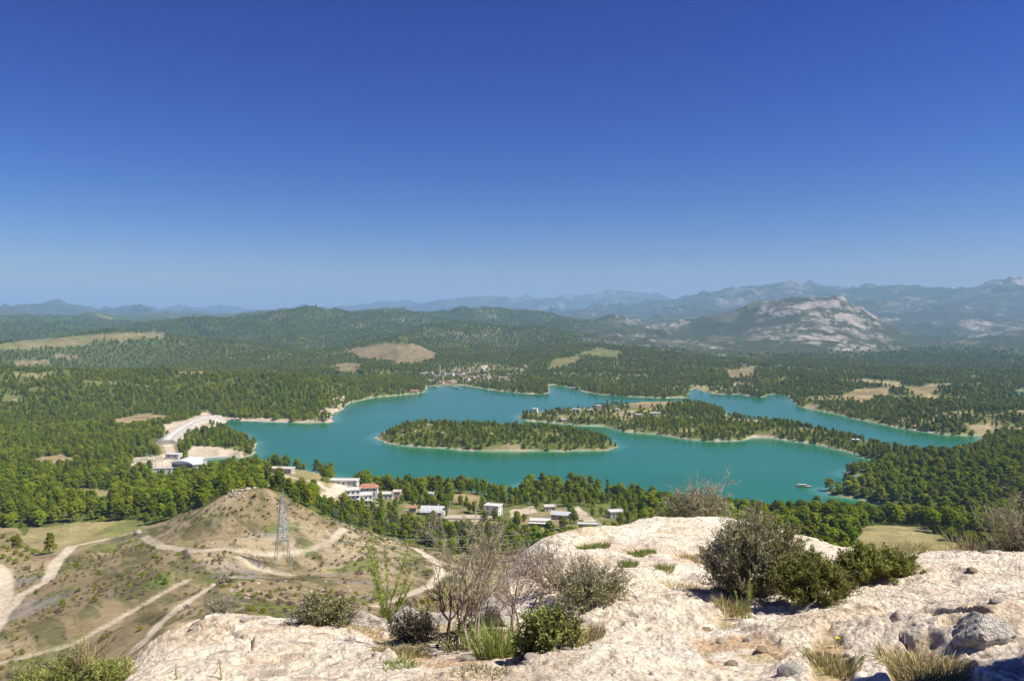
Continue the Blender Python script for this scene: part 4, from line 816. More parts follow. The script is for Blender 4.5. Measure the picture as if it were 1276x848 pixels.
dome_shrub('shrub', 'green leafy undergrowth right of the grass clump in the hollow', (p[0], p[1]+.1, p[2]), 40*k, 34*k, 48*k, 80, 7, [('green_leaves', 'bush_leaves', 7, yes), ('fresh_leaves', 'fresh_leaves', 5, lambda x, y, z: x < .3)], 511, 'purple_twig', leaf_l=.032)
p = at_(668, 812)
dome_shrub('plant', 'low bright green broad-leaved plant under the undergrowth', p, 24*p[1]/F, 18*p[1]/F, 24*p[1]/F, 30, 5, [('leaves', 'fresh_leaves', 7, yes)], 512, 'fresh_leaves', cat='plant', leaf_l=.05, rad=.003)
p = at_(618, 818); grass_tuft('grass_clump', 'tall bright green grass clump in the hollow between slabs', p, 420, .36, .15, .10, 513, ('green_grass', 'fresh_leaves'), bend=.28, width=.006)
p = at_(576, 808); grass_tuft('grass_clump', 'thinner green grass clump left of the tall bright one', p, 160, .24, .14, .1, 514, ('green_grass', 'straw'), bend=.5)
p = at_(482, 776); feathery('feathery_plant', 'tall feathery bright green plant rising over the path bend', p, [(-.02, 1.08), (-.20, .92), (-.34, .72), (.10, .80), (.24, .85), (.38, .66), (.50, .55), (-.1, .6)], 515)
p = at_(930, 770); feathery('feathery_plant', 'small feathery green sprig in front of the domed shrub', p, [(-.05, .50), (.18, .36), (-.25, .30)], 516, leaf=.035)
p = at_(222, 846); feathery('feathery_plant', 'single short green sprig on the left slab, left one', p, [(.0, .17)], 517, leaf=.025, per=500)
p = at_(272, 846); feathery('feathery_plant', 'taller single green sprig on the left slab, right one', p, [(.03, .20)], 518, leaf=.025, per=500)
for i, (u, v, rx, n, lb) in enumerate(((740, 682, 20, 700, 'green grass strip at the far left of the right slab'), (800, 690, 17, 560, 'green grass strip in the middle of the right slab'), (782, 705, 12, 330, 'small green grass strip below the middle one'), (828, 710, 11, 260, 'small green grass strip left of the domed shrub'))):
    p = at_(u, v); k = p[1]/F; grass_tuft('grass_strip', lb, p, n, .10, rx*k, .16, 530+i, ('olive_grass', 'green_grass'), bend=.3, width=.008)
for i, (u, v, rx, ry, n, hh, ms, lb) in enumerate(((1035, 832, 26, .3, 700, .11, ('olive_grass', 'straw'), 'dry grass with a yellow flower below the dark cleft'), (1150, 835, 44, .32, 1300, .13, ('straw', 'olive_grass', 'straw'), 'dry yellow grass with a pink flower at the lower right'), (720, 800, 34, .22, 800, .13, ('straw', 'straw', 'olive_grass'), 'straw coloured grass right of the undergrowth'),
        (500, 818, 34, .22, 600, .11, ('straw', 'olive_grass'), 'dry grass fringe at the left end of the hollow'), (500, 832, 22, .1, 260, .08, ('green_grass',), 'short green grass at the lower end of the hollow'), (912, 762, 20, .2, 420, .14, ('straw', 'olive_grass'), 'dry grass at the left foot of the domed shrub'), (865, 696, 22, .2, 400, .10, ('straw',), 'straw grass left of the domed shrub near the far rim'),
        (855, 732, 26, .15, 300, .06, ('straw',), 'flat straw grass in a groove of the right slab'), (1120, 690, 34, .25, 500, .22, ('straw', 'olive_grass'), 'pale grass heads standing along the rim behind the low bush'), (455, 790, 22, .2, 300, .08, ('straw',), 'straw grass below the pale boulder'), (600, 838, 40, .15, 330, .06, ('straw', 'olive_grass'), 'short dry grass in front of the hollow'))):
    p = at_(u, v); k = p[1]/F; grass_tuft('dry_grass', lb, p, n, hh, rx*k, ry, 550+i, ms, bend=.5, width=.006)
def flower(name, label, u, v, m, h):
    p = at_(u, v); t = thing(name, label, 'flower', p); s = MB(); s.tube([(0, 0, 0), (.005, 0, h*.6), (0, 0, h)], .003, 4); s.build('stem', MATS['olive_grass'], t)
    f = MB(); a = np.arange(9)*2*math.pi/9; d = np.stack([np.cos(a), np.sin(a), np.full(9, .5)], 1); f.leaves(np.tile([[0, 0, h]], (9, 1)), d, .024, .016, np.tile([[0, 0, 1.]], (9, 1))); f.build('petals', MATS[m], t)
flower('flower', 'small yellow flower at the edge of the dark cleft', 1044, 806, 'yellow_petal', .09); flower('flower', 'small pink flower in the dry grass at lower right', 1161, 825, 'pink_petal', .07)
# plants rooted just beyond the rim
def rim(u, Y): x = (u-UC)*Y/F; return (x, Y, float(lgz(x, Y)[0])-.05)
p = rim(872, 15.25)
bare_shrub('shrub', 'bare grey shrub showing above the far rim of the ledge', p, 1.2, 6, 541, 'dry_twig', .5, 4, .014, ('grey_leaves', 3, .03), lean=(.1, 0))
dome_shrub('shrub', 'pale dry bush behind the far rim, at the foot of the bare one', rim(868, 15.2), .85, .5, .75, 150, 6, [('grey_leaves', 'grey_leaves', 7, yes), ('green_leaves', 'bush_leaves', 2, yes)], 542, 'dry_twig', leaf_l=.035)
bare_shrub('shrub', 'dry grey bush reaching in from the right edge, many bare twigs', rim(1290, 9.55), 1.35, 9, 543, 'dry_twig', .55, 4, .013, ('grey_leaves', 1, .025), lean=(-.25, 0))
dome_shrub('shrub', 'dark dense foot of the dry bush at the right edge', rim(1296, 9.5), .55, .4, .75, 110, 7, [('dark_leaves', 'dark_leaves', 10, yes), ('grey_leaves', 'grey_leaves', 4, yes)], 544, 'dark_twig', leaf_l=.028)
for i, (u, Y, hh, lb) in enumerate(((1205, 10.05, .5, 'tall straw grass on the rim below the dark wood'), (1232, 9.75, .42, 'straw grass heads on the rim beside the dry bush'), (1255, 9.6, .45, 'straw grass in front of the dark bush foot'), (560, 8.6, .6, 'thin tall straw stalks behind the dark branches'), (610, 8.9, .75, 'thin tall straw stalks behind the bare shrub'))):
    grass_tuft('dry_grass', lb, rim(u, Y), 110, hh, .3, .2, 560+i, ('straw',), bend=.35, width=.006)
def weed(u, Y, lb, i, w, hh): x = (u-UC)*Y/F; z = H-(852-HZ)*Y/F; return dome_shrub('weeds', lb, (x, Y, z-.1), w, .4, hh, 120, 7, [('green_leaves', 'fresh_leaves', 7, yes), ('olive_leaves', 'bush_leaves', 5, yes)], 570+i, 'straw', cat='weeds', leaf_l=.022, up=1.2, top=1.25)
weed(75, 6.6, 'tangle of green weeds in the bottom left corner', 0, .42, .30); weed(130, 6.2, 'yellow-green weeds against the left end of the slab', 1, .25, .22)
bare_shrub('weeds', 'dry upright stalks among the bottom left weeds', ((105-UC)*6.6/F, 6.6, H-(850-HZ)*6.6/F), .5, 12, 573, 'straw', .25, 2, .005, cat='weeds')
RNG = np.random.default_rng(99)

# ================================================================== BUILT THINGS
mat('white_wall', (.66, .64, .60), 0.85, 0.06, .8, 0.2, 6); mat('cream_wall', (.50, .44, .34), 0.85, 0.08, .8, 0.2, 6); mat('pink_wall', (.60, .40, .32), 0.85, 0.08, .8, 0.2, 6); mat('grey_wall', (.42, .40, .37), 0.9, 0.15, .8, 0.3, 6)
mat('flat_roof', (.52, .49, .45), 0.9, 0.12, .6, 0.2, 5); mat('red_tiles', (.34, .16, .10), 0.85, 0.2, 1.2, 0.4, 8); mat('metal_roof', (.45, .45, .45), 0.5, 0.1, .5, spec=.5); mat('dark_pane', (.03, .035, .045), 0.12, 0.2, 2, spec=.6); mat('white_frame', (.72, .71, .69), 0.6, 0.05); mat('dark_door', (.13, .085, .05), 0.7, 0.2); mat('concrete', (.50, .475, .43), 0.9, 0.12, .3, 0.3, 3)
mat('galvanised', (.42, .43, .43), 0.55, 0.12, 2, spec=.5, metal=.4); mat('wire', (.30, .30, .31), 0.5, 0.1, metal=.5); mat('wood_pole', (.30, .26, .21), 0.9, 0.2, 2); mat('boat_white', (.58, .58, .57), 0.4, 0.04); mat('boat_blue', (.05, .16, .42), 0.5, 0.1); mat('awning_red', (.50, .09, .06), 0.8, 0.1); mat('plank', (.36, .29, .21), 0.85, 0.2, 3); mat('rockfill', (.36, .325, .27), 0.95, 0.2, .12, 0.9, .9)

def part(name, m, parent, *boxes):
    mb = MB()
    for b_ in boxes: mb.box(*b_)
    return mb.build(name, MATS[m], parent)
def house(name, label, u, v, w, d, st, roof='flat', wall='white_wall', rm_='flat_roof', rz=0.0, nwin=3, balcony=False, group=None, cat='house', sh=3.0, detail=True, door=True, porch=False, Y=None, sink=0.0):
    p = hit(u, v, 300) if Y is None else Vector(((u-UC)*Y/F, Y, 0)); p.z = float(gz(p.x, p.y)[0])
    EXCL.append((p.x, p.y+d*.35, max(w, d)*.62+1.5)); EXCL.append((p.x-w*.2, p.y-6, max(5, w*.42))); EXCL.append((p.x+w*.2, p.y-11, max(3, w*.3)))
    t = thing(name, label, cat, (p.x, p.y, p.z-sink), rz, group); h = st*sh; x = w/2; low = -3.0
    part('wall', wall, t, (-x, x, 0, d, low, h))
    if roof == 'flat':
        r_ = part('roof', rm_, t, (-x-.35, x+.35, -.35, d+.35, h, h+.22))
        if detail: part('parapet', wall, r_, (-x-.3, x+.3, -.3, -.1, h+.22, h+.75), (-x-.3, x+.3, d+.1, d+.3, h+.22, h+.75), (-x-.3, -x-.1, -.1, d+.1, h+.22, h+.75), (x+.1, x+.3, -.1, d+.1, h+.22, h+.75))
    else:
        rh = min(2.6, d*.28); e = .55; mb = MB()
        if roof == 'gable':
            mb.add([(-x-e, -e, h-.05), (x+e, -e, h-.05), (x+e, d+e, h-.05), (-x-e, d+e, h-.05), (-x-e, d/2, h+rh), (x+e, d/2, h+rh)], [(0, 1, 5, 4), (2, 3, 4, 5), (0, 3, 2, 1)], [(0, 4, 3), (1, 2, 5)])
        else:
            mb.add([(-x-e, -e, h-.05), (x+e, -e, h-.05), (x+e, d+e, h-.05), (-x-e, d+e, h-.05), (-x+d*.35, d/2, h+rh), (x-d*.35, d/2, h+rh)], [(0, 1, 5, 4), (2, 3, 4, 5), (0, 3, 2, 1)], [(0, 4, 3), (1, 2, 5)])
        r_ = mb.build('roof', MATS[rm_], t)
        if detail: part('chimney', 'white_wall', r_, (x*.4, x*.4+.6, d*.6, d*.6+.6, h, h+rh+.7))
    for s in range(st):
        for i in range(nwin):
            cx = -x+w*(i+.5)/nwin; z0 = s*sh+.95
            if door and s == 0 and i == nwin//2:
                dd = part('door', 'dark_door', t, (cx-.55, cx+.55, -.06, .02, 0, 2.15))
                if detail: part('handle', 'galvanised', dd, (cx+.32, cx+.44, -.12, -.06, 1.0, 1.1))
                continue
            wf = part('window', 'white_frame', t, (cx-.78, cx-.62, -.07, .02, z0-.1, z0+1.5), (cx+.62, cx+.78, -.07, .02, z0-.1, z0+1.5), (cx-.62, cx+.62, -.07, .02, z0+1.36, z0+1.5), (cx-.9, cx+.9, -.16, .02, z0-.22, z0-.1))
            part('pane', 'dark_pane', wf, (cx-.62, cx+.62, -.03, .01, z0-.1, z0+1.36))
        if detail:
            for i in range(2):
                cy = d*(i+.5)/2; z0 = s*sh+.95
                wf = part('window', 'white_frame', t, (x-.02, x+.07, cy-.78, cy-.62, z0-.1, z0+1.5), (x-.02, x+.07, cy+.62, cy+.78, z0-.1, z0+1.5), (x-.02, x+.16, cy-.9, cy+.9, z0-.22, z0-.1)); part('pane', 'dark_pane', wf, (x-.01, x+.03, cy-.62, cy+.62, z0-.1, z0+1.4))
        if balcony and s > 0:
            bl_ = part('balcony', 'white_wall', t, (-x+.2, x-.2, -1.6, -.0, s*sh-.2, s*sh))
            part('railing', 'galvanised', bl_, (-x+.2, x-.2, -1.6, -1.52, s*sh+.85, s*sh+.95), *[(q-.04, q+.04, -1.6, -1.54, s*sh, s*sh+.85) for q in np.linspace(-x+.25, x-.25, 9)])
    if porch:
        pr = part('porch_roof', rm_, t, (-x, x, -3.2, -.36, sh-.35, sh-.18))
        for q in np.linspace(-x+.2, x-.2, 4): part('post', wall, t, (q-.15, q+.15, -3.1, -2.8, low+1, sh-.35))
    return t
H_ = house
H_('lakeside_building', 'long pale flat building standing at the end of the track above the water', 348, 590, 19, 8, 1, nwin=6, wall='cream_wall', rz=-.12, sh=3.6, cat='building')
H_('lakeside_building', 'long low white flat-roofed building above the paved white yard', 428, 604, 20, 8, 1, nwin=5, rz=-.05, cat='building')
H_('villa', 'white three-storey villa with balconies, left of the pair', 440, 627, 9.5, 9, 3, nwin=3, balcony=True, rz=.25, sh=2.9, cat='villa')
H_('villa', 'white villa with balconies, right of the pair', 456, 628, 9, 9, 2, nwin=3, balcony=True, rz=.2, cat='villa')
H_('house', 'house with orange-red hipped roof behind the white villas', 458, 616, 14, 9, 2, 'hip', rm_='red_tiles', rz=.1, Y=565)
H_('house', 'long white single-storey house right of the villas', 478, 621, 13, 7, 1, nwin=4, rz=.05)
H_('house', 'small salmon pink house at the end of the long white one', 494, 622, 5.5, 7, 2, wall='pink_wall', nwin=1, sh=2.6)
H_('house', 'low house with broad pale metal roof beside the yellow yard', 538, 642, 15, 9, 1, 'gable', rm_='metal_roof', nwin=4, rz=-.1, porch=True)
H_('shed', 'small grey shed left of the metal-roofed house', 514, 638, 5, 4, 1, 'gable', rm_='red_tiles', nwin=1, wall='grey_wall', cat='shed', door=False)
H_('house', 'white two-storey house at the right end of the yellow yard', 612, 642, 10, 8, 2, nwin=2, rz=-.35, wall='white_wall')
H_('shed', 'small white hut beside the tan mound', 536, 620, 5, 4, 1, nwin=1, cat='shed', door=False)
H_('house', 'flat-roofed house with porch columns nearest the ledge', 672, 656, 12, 8, 1, nwin=3, rz=-.15, porch=True, wall='cream_wall')
H_('house', 'long grey low house behind the porch-columned one', 698, 647, 12, 6, 1, 'gable', nwin=3, rz=-.3, wall='grey_wall', rm_='metal_roof')
H_('house', 'ruined pale house with broken walls above the sandy slope', 686, 637, 8, 6, 1, nwin=2, rz=.1, wall='cream_wall')
H_('house', 'small grey house among trees at the right of the cape', 770, 645, 10, 7, 1, nwin=2, rz=.2, wall='grey_wall', sh=3.5)
H_('shed', 'low stone shed just above the rock ledge', 733, 659, 12, 5, 1, nwin=3, rz=-.1, wall='grey_wall', cat='shed', sh=2.4)
H_('hut', 'little hut with red roof on the tip of the near cape', 684, 604, 8, 5, 1, 'gable', rm_='awning_red', nwin=2, wall='cream_wall', cat='hut', sh=2.6)
for u, v, w, st, lb, wl in ((666, 514, 8, 2, 'tall white house near the tip of the long peninsula', 'white_wall'), (718, 512, 11, 1, 'low white house on the peninsula, left of the roof pair', 'white_wall'), (735, 513, 9, 1, 'low pale house on the peninsula right of the first white one', 'white_wall'), (747, 510, 9, 2, 'salmon house on the peninsula beside the tall tree', 'pink_wall'),
                            (768, 512, 8, 1, 'cream house left of the peninsula field', 'cream_wall'), (787, 516, 8, 1, 'small white house under trees at the middle of the peninsula', 'white_wall'), (796, 519, 7, 1, 'small white hut just below the middle peninsula house', 'white_wall'), (817, 517, 15, 1, 'long white building right of the peninsula field', 'white_wall'), (703, 525, 7, 1, 'grey house near the lower shore of the peninsula', 'grey_wall'), (1068, 551, 8, 1, 'white house at the right end of the peninsula', 'white_wall')):
    H_('house', lb, u, v, w, 7, st, nwin=max(2, int(w/3)), wall=wl, detail=False, rz=random.uniform(-.3, .3))
    q_ = hit(u, v, 300); EXCL.append((q_.x, q_.y-16, 7)); EXCL.append((q_.x, q_.y-26, 6))
H_('house', 'house with pale red roof at the tip of the left headland', 516, 489, 12, 8, 1, 'gable', rm_='red_tiles', wall='pink_wall', detail=False)
# village at the head of the lake
vr = random.Random(4)
vs_ = [(526, 468), (531, 466), (536, 467), (541, 467), (552, 467), (557, 469), (562, 468), (566, 464), (571, 466), (573, 463), (578, 467), (583, 463), (585, 467), (590, 461), (594, 464), (598, 460), (602, 458), (569, 469), (575, 470), (588, 472), (596, 471), (603, 469), (610, 472), (618, 470), (626, 473), (566, 476), (560, 477), (549, 478), (538, 477), (606, 465), (633, 469), (545, 471), (581, 474), (650, 462), (655, 458)]
WL = {'white_wall': 'white', 'cream_wall': 'cream', 'pink_wall': 'salmon'}
for i, (u, v) in enumerate(vs_):
    wl = vr.choice(['white_wall', 'white_wall', 'cream_wall', 'pink_wall']); rf = vr.choice(['flat', 'flat', 'flat', 'hip'])
    H_('house', WL[wl]+' '+('flat-roofed' if rf == 'flat' else 'red-roofed')+' house of the village at the head of the lake', u, v, vr.uniform(8, 14), 8, vr.choice([1, 2, 2]), rf, wl, 'flat_roof' if rf == 'flat' else 'red_tiles', vr.uniform(-.5, .5), 3, group='village houses at the head of the lake', detail=False); q_ = hit(u, v, 300); EXCL.append((q_.x, q_.y-22, 10)); EXCL.append((q_.x, q_.y-40, 9))
for i in range(16):
    u, v = vr.uniform(862, 975), vr.uniform(449, 457)
    H_('house', 'tiny pale house in the valley below the domed mountain', u, v, vr.uniform(9, 15), 9, 1, 'flat', vr.choice(['white_wall', 'cream_wall']), rz=vr.uniform(-.5, .5), nwin=2, group='scattered valley houses', detail=False)
p = hit(548, 468, 300); t = thing('minaret', 'slender pale minaret rising over the lakeside village', 'tower', p)
mb = MB(); mb.tube([(0, 0, -1), (0, 0, 22)], [1.3, 1.1], 10); mb.build('shaft', MATS['cream_wall'], t); mb = MB(); mb.tube([(0, 0, 16), (0, 0, 17.2)], [1.3, 2.1], 10); mb.build('balcony', MATS['cream_wall'], t); mb = MB(); mb.tube([(0, 0, 22), (0, 0, 26.5)], [1.4, .08], 10); mb.build('cap', MATS['metal_roof'], t)
# yard wall
p = hit(580, 648, 300); t = thing('yard_wall', 'long pale yellow retaining wall below the yard', 'wall', (p.x, p.y, p.z)); part('wall', 'cream_wall', t, (-14, 14, 0, .5, -3, 1.3)); part('coping', 'concrete', t, (-14.1, 14.1, -.08, .58, 1.3, 1.45)); EXCL.append((p.x-8, p.y-3, 8)); EXCL.append((p.x+8, p.y-3, 8)); EXCL.append((p.x, p.y+5, 13))

# the dam: rockfill embankment, powerhouse, intake block, boom
def loft(pts, top, bot, zt_, zb_):
    mb = MB(); pts = np.array(pts, float); tg = np.gradient(pts, axis=0); tg /= np.linalg.norm(tg, axis=1, keepdims=True); nn = np.stack([-tg[:, 1], tg[:, 0]], 1); rows = []
    for p_, n_ in zip(pts, nn): rows.append([(*(p_-n_*bot), zb_), (*(p_-n_*top), zt_), (*(p_+n_*top), zt_), (*(p_+n_*bot), zb_)])
    v = np.array(rows).reshape(-1, 3); n = len(pts); q = [(i*4+k, i*4+k+1, i*4+k+5, i*4+k+4) for i in range(n-1) for k in range(3)]+[(0, 3, 2, 1), (n*4-4, n*4-3, n*4-2, n*4-1)]
    return mb.add(v, q)
em = [PW(272, 517, 9), PW(258, 519, 9), PW(240, 525, 9), PW(226, 533, 9), PW(214, 541, 9), PW(208, 548, 9)]
t = thing('embankment_dam', 'pale rockfill embankment dam curving down from the left headland', 'dam', (0, 0, 0)); e_ = loft(em, 6, 22, 9, -2).build('rockfill_face', MATS['rockfill'], t); loft(em, 3, 3.1, 9.12, 8.9).build('crest_road', MATS['concrete'], t)
for q in em: EXCL.append((q[0], q[1], 24)); EXCL.append((q[0]+5, q[1]-18, 14))
def curved_hall(name, label, u, v, w, d, h, rz):
    p = hit(u, v, 300); p.z = float(gz(p.x, p.y)[0]); t = thing(name, label, 'building', p, rz); EXCL.append((p.x, p.y+d*.4, w*.75)); EXCL.append((p.x, p.y-10, w*.6)); EXCL.append((p.x, p.y-22, w*.5))
    part('wall', 'grey_wall', t, (-w/2, w/2, 0, d, -3, h)); mb = MB(); n = 13; a = np.linspace(0, math.pi, n); xs_ = -np.cos(a)*(w/2+.5); zs = h+np.sin(a)*2.6
    vv = [(x_, y_, z_) for y_ in (-.6, d+.6) for x_, z_ in zip(xs_, zs)]; mb.add(vv, [(i, i+1, n+i+1, n+i) for i in range(n-1)]+[(0, n, 2*n-1, n-1)], [(0, i+1, i) for i in range(1, n-1)]+[(n, n+i, n+i+1) for i in range(1, n-1)]); mb.build('roof', MATS['boat_white'], t)
    for i in range(4): wf = part('window', 'white_frame', t, (-w/2+w*(i+.5)/4-1.3, -w/2+w*(i+.5)/4+1.3, -.08, .02, h-3.4, h-1.4)); part('pane', 'dark_pane', wf, (-w/2+w*(i+.5)/4-1.1, -w/2+w*(i+.5)/4+1.1, -.12, -.04, h-3.2, h-1.6))
    part('door', 'galvanised', t, (-2.2, 2.2, -.1, .02, 0, 4)); return t
curved_hall('powerhouse', 'powerhouse with curved white roof below the dam', 226, 588, 19, 22, 8, -.12)
p = hit(246, 588, 300); t = thing('intake_block', 'tall concrete intake block with dark face beside the powerhouse', 'dam', (p.x, p.y, 0), .38)
part('wall', 'concrete', t, (-4, 4, -6, 26, -4, 12)); part('deck', 'boat_white', t, (-4.6, 4.6, -6.6, 26.6, 12, 12.5))
for i in range(4): part('pier', 'concrete', t, (4.0, 8.5, -5+i*8, -3.4+i*8, -5, 10.5))
for i in range(3): part('gate', 'boat_blue', t, (6.0, 6.4, -3.4+i*8, 3+i*8, -5, 8))
EXCL.append((p.x, p.y, 18)); EXCL.append((p.x+8, p.y+16, 20)); EXCL.append((p.x, p.y-16, 9))
t = thing('float_boom', 'blue floating boom across the inlet by the intake block', 'boom', (0, 0, 0)); a, b_ = np.array([*PW(257, 583), .15]), np.array([*PW(273, 577), .15])
for i in range(12): f0, f1 = i/12, (i+.82)/12; mb = MB(); mb.tube([a+(b_-a)*f0, a+(b_-a)*f1], .42, 8); mb.build('float', MATS['boat_blue'], t)
for i, (u, v, h) in enumerate(((170, 586, 10), (180, 585, 12), (190, 585, 10), (198, 583, 12), (186, 579, 11))):
    p = hit(u, v, 300); t = thing('switchyard_gantry', ['steel gantry at the left end of the switchyard', 'taller steel gantry second from the left in the switchyard', 'steel gantry in the middle of the switchyard', 'tall steel gantry nearest the powerhouse', 'steel gantry at the back of the switchyard'][i], 'gantry', p); EXCL.append((p.x, p.y, 9)); EXCL.append((p.x, p.y-10, 7))
    for s in (-3, 3): mb = MB(); mb.tube([(s, 0, -1), (s, 0, h)], [.32, .2], 4); mb.build('post', MATS['galvanised'], t)
    mb = MB(); mb.bar((-3, 0, h-1), (3, 0, h-1), .35); mb.bar((-3, 0, h-2), (3, 0, h-2), .3); mb.build('beam', MATS['galvanised'], t)
    for s in (-1.8, 0, 1.8): mb = MB(); mb.tube([(s, 0, h-2.1), (s, 0, h-3.4)], .14, 6); mb.build('insulator', MATS['dark_door'], t)

# pylon on the dry ridge
p = hit(352, 709, 250); PYL = p; k_ = p.y/F; HP = 98*k_
t = thing('pylon', 'steel lattice pylon standing on the dry ridge', 'pylon', (p.x, p.y, p.z), .45)
hw = lambda z: np.interp(z/HP, [0, .40, .58, .8, 1.0], [3.3, 2.1, 1.6, 1.0, .12])
def cor(z, i): s = hw(z); return ((-s, -s, z), (s, -s, z), (s, s, z), (-s, s, z))[i]
for i in range(4): mb = MB(); mb.tube([cor(z, i) for z in (-1, .2*HP, .4*HP, .58*HP, .8*HP, HP)], [.19, .18, .17, .15, .13, .1], 4); mb.build('leg', MATS['galvanised'], t)
zz = [0, .13, .26, .40, .47, .54, .61, .68, .75, .82, .89, .95]
for za, zb_ in zip(zz[3:-1], zz[4:]):
    mb = MB()
    for i in range(4): j = (i+1) % 4; mb.bar(cor(za*HP, i), cor(zb_*HP, j), .13); mb.bar(cor(za*HP, j), cor(zb_*HP, i), .13); mb.bar(cor(zb_*HP, i), cor(zb_*HP, j), .13)
    mb.build('brace', MATS['galvanised'], t)
for za, zb_ in ((.0, .40),):
    for i in range(4):
        j = (i+1) % 4; mb = MB(); m_ = (np.array(cor(.40*HP, i))+np.array(cor(.40*HP, j)))/2; mb.bar(cor(.2*HP, i), m_, .15); mb.bar(cor(.2*HP, j), m_, .15); mb.bar(cor(.4*HP, i), cor(.4*HP, j), .2); mb.build('brace', MATS['galvanised'], t)
ARM = []
for z_, l_ in ((.46, 5.6), (.57, 4.8), (.68, 4.0)):
    for s in (-1, 1):
        mb = MB(); b1 = hw(z_*HP); tip = np.array([s*.5, s*(b1+l_), z_*HP])
        for q in (-b1, b1): mb.bar((q, s*b1, z_*HP), tip, .18); mb.bar((q, s*b1, z_*HP+1.7), tip, .16); mb.bar((q, s*b1, z_*HP+1.7), (q*.5, s*(b1+l_*.5), z_*HP), .12)
        a_ = mb.build('crossarm', MATS['galvanised'], t); mb = MB(); mb.tube([tip, tip-np.array([0, 0, 2.2])], .2, 6); mb.build('insulator', MATS['grey_wall'], a_); ARM.append(tip-np.array([0, 0, 2.2]))
M_ = Matrix.Translation(p)@Matrix.Rotation(.45, 4, 'Z')
for i, tip in enumerate(ARM):
    a = np.array(M_@Vector(tip)); far_ = np.array([*PW(760, 660, 45), 45.0])+np.array([0, (i % 2)*8, (i//2)*3.5]); s = np.linspace(0, 1, 24)[:, None]; q = a*(1-s)+far_*s; q[:, 2] -= (4*s*(1-s)*9)[:, 0]
    if i % 2: continue
    mb = MB(); mb.tube(q, .03, 4); tag(mb.build('power_line', MATS['wire']), 'thin power line running right from the ridge pylon, '+['lowest near arm', 'lowest far arm', 'middle near arm', 'middle far arm', 'top near arm', 'top far arm'][i], 'cable')
for u, v, h, lb in ((405, 624, 11, 'slim pale pole beside the white paved yard'), (560, 640, 9, 'thin pole at the left end of the yard'), (576, 645, 9, 'thin pole in front of the yard wall'), (593, 643, 9, 'thin pole near the two-storey house'), (660, 640, 9, 'thin pole by the sandy track'), (802, 645, 8, 'thin pole just above the ledge rim'), (498, 622, 8, 'thin pole by the salmon pink house')):
    p = hit(u, v, 300); t = thing('utility_pole', lb, 'pole', p); mb = MB(); mb.tube([(0, 0, -1), (0, 0, h)], [.17, .11], 6); mb.build('post', MATS['concrete'], t); part('crossbar', 'wood_pole', t, (-.9, .9, -.07, .07, h-.8, h-.65)); EXCL.append((p.x, p.y-3, 3))
# boats and floats
def boat(name, label, u, v, L_, rz, canopy='boat_white', hull='boat_white'):
    x, y = PW(u, v); t = thing(name, label, 'boat', (x, y, 0), rz); w = L_*.28; mb = MB(); n = 7; s = np.linspace(-1, 1, n); hwid = w/2*np.sqrt(np.clip(1-np.clip(s, -.2, 1)**3*.98, .03, 1)); rows = []
    for si, wi in zip(s, hwid): rows += [(si*L_/2, -wi, .9+.25*max(si, 0)), (si*L_/2, -wi*.6, -.3), (si*L_/2, wi*.6, -.3), (si*L_/2, wi, .9+.25*max(si, 0))]
    mb.add(rows, [(i*4+k, i*4+4+k, i*4+5+k, i*4+1+k) for i in range(n-1) for k in range(3)]+[(i*4, i*4+3, i*4+7, i*4+4) for i in range(n-1)]+[(0, 1, 2, 3)]); mb.build('hull', MATS[hull], t)
    part('cabin', 'white_wall', t, (-L_*.25, L_*.1, -w*.3, w*.3, .8, 2.2)); part('canopy', canopy, t, (-L_*.42, L_*.18, -w*.42, w*.42, 2.6, 2.75))
    for a_ in (-L_*.4, L_*.15):
        for b2 in (-w*.38, w*.38): part('post', 'galvanised', t, (a_-.06, a_+.06, b2-.06, b2+.06, .8, 2.6))
boat('tour_boat', 'white tour boat moored at the village quay, left one', 546, 482.5, 12, .4); boat('tour_boat', 'larger white tour boat off the village quay, right one', 570, 483.5, 17, -.2); boat('tour_boat', 'white boat with pale canopy beside it at the quay', 563, 481.8, 13, .1, 'boat_blue')
x, y = PW(716, 485); t = thing('floating_restaurant', 'floating restaurant with flat pale roof off the far shore', 'boat', (x, y, 0), -.12); part('pontoon', 'plank', t, (-13, 13, -4, 4, -.4, .8)); part('roof', 'metal_roof', t, (-12, 12, -4, 4, 4, 4.3))
for a_ in np.linspace(-11, 11, 6):
    for b2 in (-3.6, 3.6): part('post', 'white_frame', t, (a_-.12, a_+.12, b2-.12, b2+.12, .8, 4))
x, y = PW(1002, 606); t = thing('raft', 'lone low raft moored off the sandy spit', 'raft', (x, y, 0), -.1); part('deck', 'plank', t, (-7, 6, -1.8, 1.8, .35, .75)); part('hut', 'grey_wall', t, (-5, 1.5, -1.2, 1.2, .75, 1.9)); part('roof', 'metal_roof', t, (-5.5, 2, -1.6, 1.6, 1.9, 2.05))
for a_ in (-5.5, -1, 4.5): mb = MB(); mb.tube([(a_, -2, .05), (a_, 2, .05)], .5, 8); mb.build('float', MATS['boat_blue'], t)

